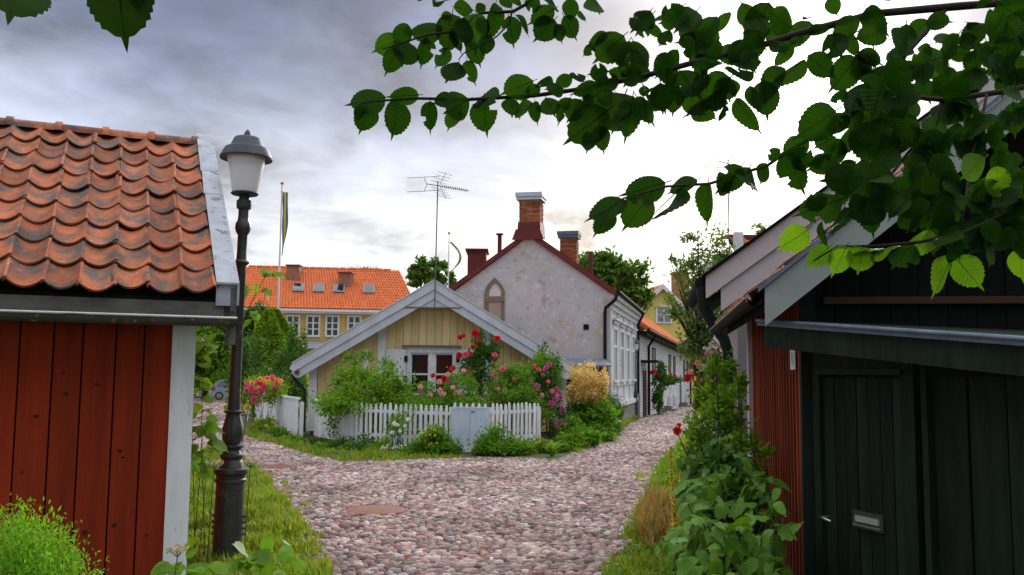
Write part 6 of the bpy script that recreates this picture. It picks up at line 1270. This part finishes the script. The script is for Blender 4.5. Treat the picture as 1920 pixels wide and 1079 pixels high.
while k < 290:
    x, y = random.uniform(1255, 1480), random.uniform(845, 1150)
    if not inpoly(np.array([[x, y]]), poly + [])[0] and y < 1100: continue
    D_ = 6.15 - (y - 860) / 240 * .9 + random.uniform(-.25, .45); b = W(x, y, D_)
    if b.x > 1.72: b.x = 1.72 - random.uniform(0, .3)
    if b.z < .05: continue
    s = random.uniform(.09, .17); d = Vector((random.gauss(-.35, .5), random.gauss(-.45, .4), random.gauss(-.25, .35))).normalized(); n = Vector((random.gauss(-.2, .3), random.gauss(-.45, .3), 1))
    put_leaf(bp, random.choices(PL, (2, 3, 3))[0], b, b + d * s, n, random.uniform(.9, 1.15)); k += 1
    if k % 3 == 0: g0 = Vector((1.5 + random.uniform(-.2, .2), b.y + random.uniform(-.1, .3), 0)); q.tube([g0, g0.lerp(b, .6) + Vector((0, 0, .1)), b], [.007, .006, .004], 5)
q.build('stalks', m_stem, bp)
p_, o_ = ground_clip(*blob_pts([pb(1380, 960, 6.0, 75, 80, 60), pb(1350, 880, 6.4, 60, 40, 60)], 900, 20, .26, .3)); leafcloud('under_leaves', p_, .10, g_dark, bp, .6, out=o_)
# yellow mullein spikes
for i, (bx, by, tx, ty, D_) in enumerate(((1264, 1005, 1257, 842, 6.9), (1284, 965, 1276, 890, 7.0), (1268, 1000, 1262, 930, 6.7))):
    b, e = W(bx, by, D_), W(tx, ty, D_); t = thing('mullein_spike', (b.x, D_, 0), ['tall yellow flower spike at the edge of the cobbles', 'slender yellow flower spike against the dark lobed leaves', 'short yellow flower spike beside the tallest one'][i], 'flower', 'yellow flower spikes on the right verge')
    MB().tube([(b.x, D_, 0), b, e], [.009, .008, .003], 6).build('stem', m_stem, t); n = 260 if i == 0 else 150
    a_ = rng.random(n); P_ = np.array(b)[None] * (1 - a_[:, None]) + np.array(e)[None] * a_[:, None] + rng.normal(0, 1, (n, 3)) * (.016 * (1.1 - a_[:, None])); leafcloud('blossom', P_, .022, p_yellow, t, .8)
    p_, o_ = blob_pts([((b.x, D_, .25), (.12, .12, .25))], 60, 8, .3, .3); leafcloud('foliage', p_, .12, g_mid, t, .35, out=o_)

# ---- bright conifer bush bottom left
def feathery():
    c = W(40, 1075, 4.3); t = thing('thuja_bush', (c.x, 4.3, 0), 'bright green feathery conifer bush in front of the red shed', 'shrub'); P_ = []; O_ = []
    n = 62000; th = rng.uniform(0, 2 * np.pi, n); h_ = rng.uniform(0, 1, n)
    k = 420; cd = rng.normal(size=(k, 3)); cd[:, 2] = abs(cd[:, 2]); cd /= np.linalg.norm(cd, axis=1)[:, None]
    idx = rng.integers(k, size=n); s = rng.uniform(.55, 1.0, n)[:, None]; q = cd[idx] * s + rng.normal(0, .045, (n, 3)); q[:, 2] += .10 * (s[:, 0] - .5) * rng.random(n)
    R_ = np.array((.60, .5, 1.02)); P_ = q * R_ + np.array((c.x - .15, 4.35, 0.0)); P_, O_ = ground_clip(P_, q)
    leafcloud('foliage', P_, .027, g_thuja, t, .32, out=O_ * .6, up=.9); stems(t, (c.x - .13, 4.35, 0), [((c.x - .13, 4.35, .5), (.4, .35, .4))], 14, .01, m_bark)
feathery()
# ---- weeds round the lamp and along the shed corner
WK = [rawmesh(big_leaf(.8, .05, .15, .25), 'leaf', g_bright, smooth=True), rawmesh(big_leaf(.65, .05, .2, .3), 'leaf', g_bright, smooth=True)]
def weed(name, label, blobs, n, s, base, group=None, nst=6, cat='plant'):
    t = thing(name, base, label, cat, group); b = Vector(base); p_, o_ = blob_pts(blobs, n, 10, .25, .5); q = MB()
    for i in range(len(p_)):
        p = Vector(p_[i]); 
        if p.z < .03: continue
        d = Vector((o_[i][0] + random.gauss(0, .4), o_[i][1] - .3 + random.gauss(0, .3), random.gauss(-.15, .3))).normalized(); put_leaf(t, random.choice(WK), p, p + d * s * random.uniform(.6, 1.2), Vector((random.gauss(0, .3), -.4 + random.gauss(0, .3), 1)))
        if i % 15 == 0: q.tube([b + Vector((random.uniform(-.1, .1), random.uniform(-.1, .1), 0)), b.lerp(p, .6) + Vector((0, 0, .08)), p], [.004, .003, .002], 5)
    if q.v: q.build('stalks', m_stem, t)
    return t
def gpt(px, D): return (W(px, 900, D).x, D, 0)
weed('nettle_plant', 'green weed climbing between the white corner board and the lamp post', [pb(375, 840, 7.6, 18, 60), pb(373, 780, 7.7, 14, 30)], 30, .13, gpt(372, 7.7)); weed('elder_shoot', 'light green leafy shoots hanging below the shed eave beside the lamp pole', [pb(376, 655, 7.75, 14, 26), pb(372, 730, 7.8, 10, 24), pb(393, 635, 7.9, 12, 16)], 20, .12, gpt(382, 7.9))
weed('burdock_plant', 'broad light green leaves at the foot of the lamp post', [pb(500, 1030, 6.9, 50, 26), pb(440, 1045, 6.8, 36, 28), pb(470, 1070, 6.5, 60, 24)], 30, .16, gpt(462, 6.8)); weed('dock_plant', 'fresh green leaves below the white corner board', [pb(370, 1050, 6.3, 34, 26), pb(340, 1075, 6.0, 40, 20)], 18, .14, gpt(365, 6.3))
rt_ = weed('rowan_shoot', 'arching leafy shoot beside the lamp pole under the lantern', [pb(478, 545, 8.2, 26, 14), pb(470, 590, 8.2, 16, 18), pb(500, 512, 8.3, 22, 8)], 20, .11, gpt(437, 8.25))
MB().tube([gpt(437, 8.25), W(444, 640, 8.25), W(470, 570, 8.22), W(505, 505, 8.3)], [.008, .006, .004, .002], 6).build('stem', m_twig, rt_)
for i, (px, py, D_, lab) in enumerate(((402, 868, 7.3, 'cream flowered umbel weed just left of the lamp base'), (470, 866, 7.4, 'cream flowered umbel weed just right of the lamp base'), (333, 1030, 5.9, 'dry brown umbel in front of the white corner board'))):
    c = W(px, py, D_); t = thing('umbel_weed', (c.x, D_, 0), lab, 'flower', 'umbel weeds by the lamp post'); q = MB().tube([(c.x - .03, D_, 0), (c.x - .015, D_, c.z * .6), c - Vector((0, 0, .05))], [.006, .005, .003], 6)
    for k in range(9): th = k * .7; q.tube([c - Vector((0, 0, .05)), c + Vector((.06 * math.cos(th) * (1 if k else 0), .06 * math.sin(th), 0))], .002, 4)
    q.build('stem', m_stem, t); a_ = rng.uniform(0, 6.28, 150); r_ = .07 * np.sqrt(rng.random(150)); stuff(leafcloud('umbel', np.stack([c.x + r_ * np.cos(a_), D_ + r_ * np.sin(a_), c.z + .012 * rng.normal(size=150)], 1), .014, p_umbel, t, .9))

# ---- grass
def grass(name, regions, m, hgt, dens):
    vs, fs = [], []; tot = 0; out_v = []
    for poly, k, hs in regions:
        P_ = np.array([[p.x, p.y] for p in poly]); lo_, hi_ = P_.min(0), P_.max(0); n = int(dens * k * np.prod(hi_ - lo_)); q = rng.uniform(lo_, hi_, (n, 2)); q = q[inpoly(q, [tuple(p) for p in P_])]
        nv = np.array([mnoise.noise((a_[0] * 1.6, a_[1] * 1.6, 1.1)) for a_ in q]); nv_k = nv + rng.uniform(-.4, .4, len(q)) > -.12; q = q[nv_k]; n = len(q)
        z = np.array([gz(y) for y in q[:, 1]]); th = rng.uniform(0, 6.283, n); L = hgt * hs * rng.uniform(.3, 1.25, n) ** 1.6 * (1 + 1.1 * np.clip(nv[nv_k] * 1.5, -.5, 1)); ln = rng.uniform(.1, .7, n) * L; w = rng.uniform(.0035, .007, n) * (1 + q[:, 1] / 14)
        sx_, sy_ = -np.sin(th) * w, np.cos(th) * w; dx_, dy_ = np.cos(th) * ln, np.sin(th) * ln
        v = np.stack([np.stack([q[:, 0] + sx_, q[:, 1] + sy_, z], 1), np.stack([q[:, 0] - sx_, q[:, 1] - sy_, z], 1), np.stack([q[:, 0] + dx_ * .4 - sx_ * .8, q[:, 1] + dy_ * .4 - sy_ * .8, z + L * .62], 1), np.stack([q[:, 0] + dx_ * .4 + sx_ * .8, q[:, 1] + dy_ * .4 + sy_ * .8, z + L * .62], 1), np.stack([q[:, 0] + dx_, q[:, 1] + dy_, z + L * .9], 1)], 1); out_v.append(v)
    v = np.concatenate(out_v); n = len(v); f = np.array([(0, 1, 2), (0, 2, 3), (3, 2, 4)])
    o = npmesh(name, v.reshape(-1, 3), (f[None] + (np.arange(n) * 5)[:, None, None]).reshape(-1, 3), m); return o
Lg = [gp(*p) for p in left_edge]; lv = [Vector((-1.5, 5.0, 0)), Vector((-3.0, 5.4, 0)), gp(300, 1000), gp(355, 905), gp(365, 860), gp(430, 842)] + [p + Vector((.12, 0, 0)) for p in Lg[:7][::-1]]
rv = [p + Vector((-.1, 0, 0)) for p in pr] + [gp(1300, 850), Vector((2.3, 9.0, 0)), Vector((1.85, 5.7, 0)), Vector((1.2, 5.0, 0))]
rv2 = [Vector((2.35, 15.0, 0)), Vector((4.9, 25.8, 0)), Vector((6.5, 25.8, 0)), Vector((3.2, 14, 0)), Vector((2.4, 12, 0))]
bs = [gp(430, 808), gp(470, 824), gp(520, 838), gp(570, 854), gp(640, 870), gp(740, 868), gp(860, 862), gp(870, 856), gp(740, 850), gp(640, 850), gp(570, 836), gp(520, 822), gp(470, 808)]
bs2 = [gp(1085, 852), gp(1125, 834), gp(1170, 803), gp(1196, 786), gp(1188, 784), gp(1150, 805), gp(1110, 825), gp(1070, 843)]
g = grass('grass', [(lv, 1.0, 1.0), (rv, .8, .8), (rv2, .35, 1.0), (bs, .16, .7), (bs2, .5, .9)], g_grass, .115, 3000); stuff(g)
g['label'] = 'green grass and low weeds along the edges of the cobbles'; g['category'] = 'grass'
dr = [gp(1195, 1010), gp(1215, 960), gp(1250, 950), gp(1275, 985), gp(1265, 1030), gp(1215, 1040)]
g = stuff(grass('dry_grass', [(dr, 1, 1)], g_dry, .20, 1800)); g['label'] = 'patch of reddish dry grass on the right verge'; g['category'] = 'grass'
# weeds growing in the joints of the cobbles
jp = [gp(720, 905), gp(960, 885), gp(1010, 900), gp(900, 915)]
g = stuff(grass('joint_grass', [(jp, .10, .18), ([gp(1190, 880), gp(1250, 868), gp(1225, 940), gp(1195, 955)], .5, .3), ([gp(1120, 1000), gp(1195, 960), gp(1180, 1060), gp(1110, 1075)], .22, .3), ([gp(500, 880), gp(560, 950), gp(600, 1060), gp(630, 1060), gp(590, 950)], .3, .3)], g_grass, .14, 2600)); g['label'] = 'thin moss and grass sprouting in the cobble joints'; g['category'] = 'grass'
# low clover leaves through the near verges
cl = []
for poly, k in ((lv, 3200), (rv, 2600)):
    P_ = np.array([[p.x, p.y] for p in poly]); q = rng.uniform(P_.min(0), P_.max(0), (k * 2, 2)); q = q[inpoly(q, [tuple(p) for p in P_])]; cl.append(np.concatenate([q, rng.uniform(.01, .10, (len(q), 1))], 1))
g = stuff(leafcloud('clover', np.concatenate(cl), .035, g_bright, None, .8, up=.2)); wd_ = []
for poly, k in ((lv, 900), (rv, 700), (rv2, 500)):
    P_ = np.array([[p.x, p.y] for p in poly]); q = rng.uniform(P_.min(0), P_.max(0), (60, 2)); q = q[inpoly(q, [tuple(p) for p in P_])]
    for c in q: h_ = rng.uniform(.08, .24); m_ = int(rng.integers(25, 60)); wd_.append(np.stack([c[0] + rng.normal(0, .09, m_), c[1] + rng.normal(0, .09, m_), h_ * rng.random(m_) ** .7 + .02], 1))
g2 = stuff(leafcloud('verge_weeds', np.concatenate(wd_), .075, g_mid, None, .55, up=.4)); g2['label'] = 'tufts of broad leaved weeds standing in the verge grass'; g2['category'] = 'weeds'
g['label'] = 'small clover like leaves spread through the verge grass'; g['category'] = 'ground cover'
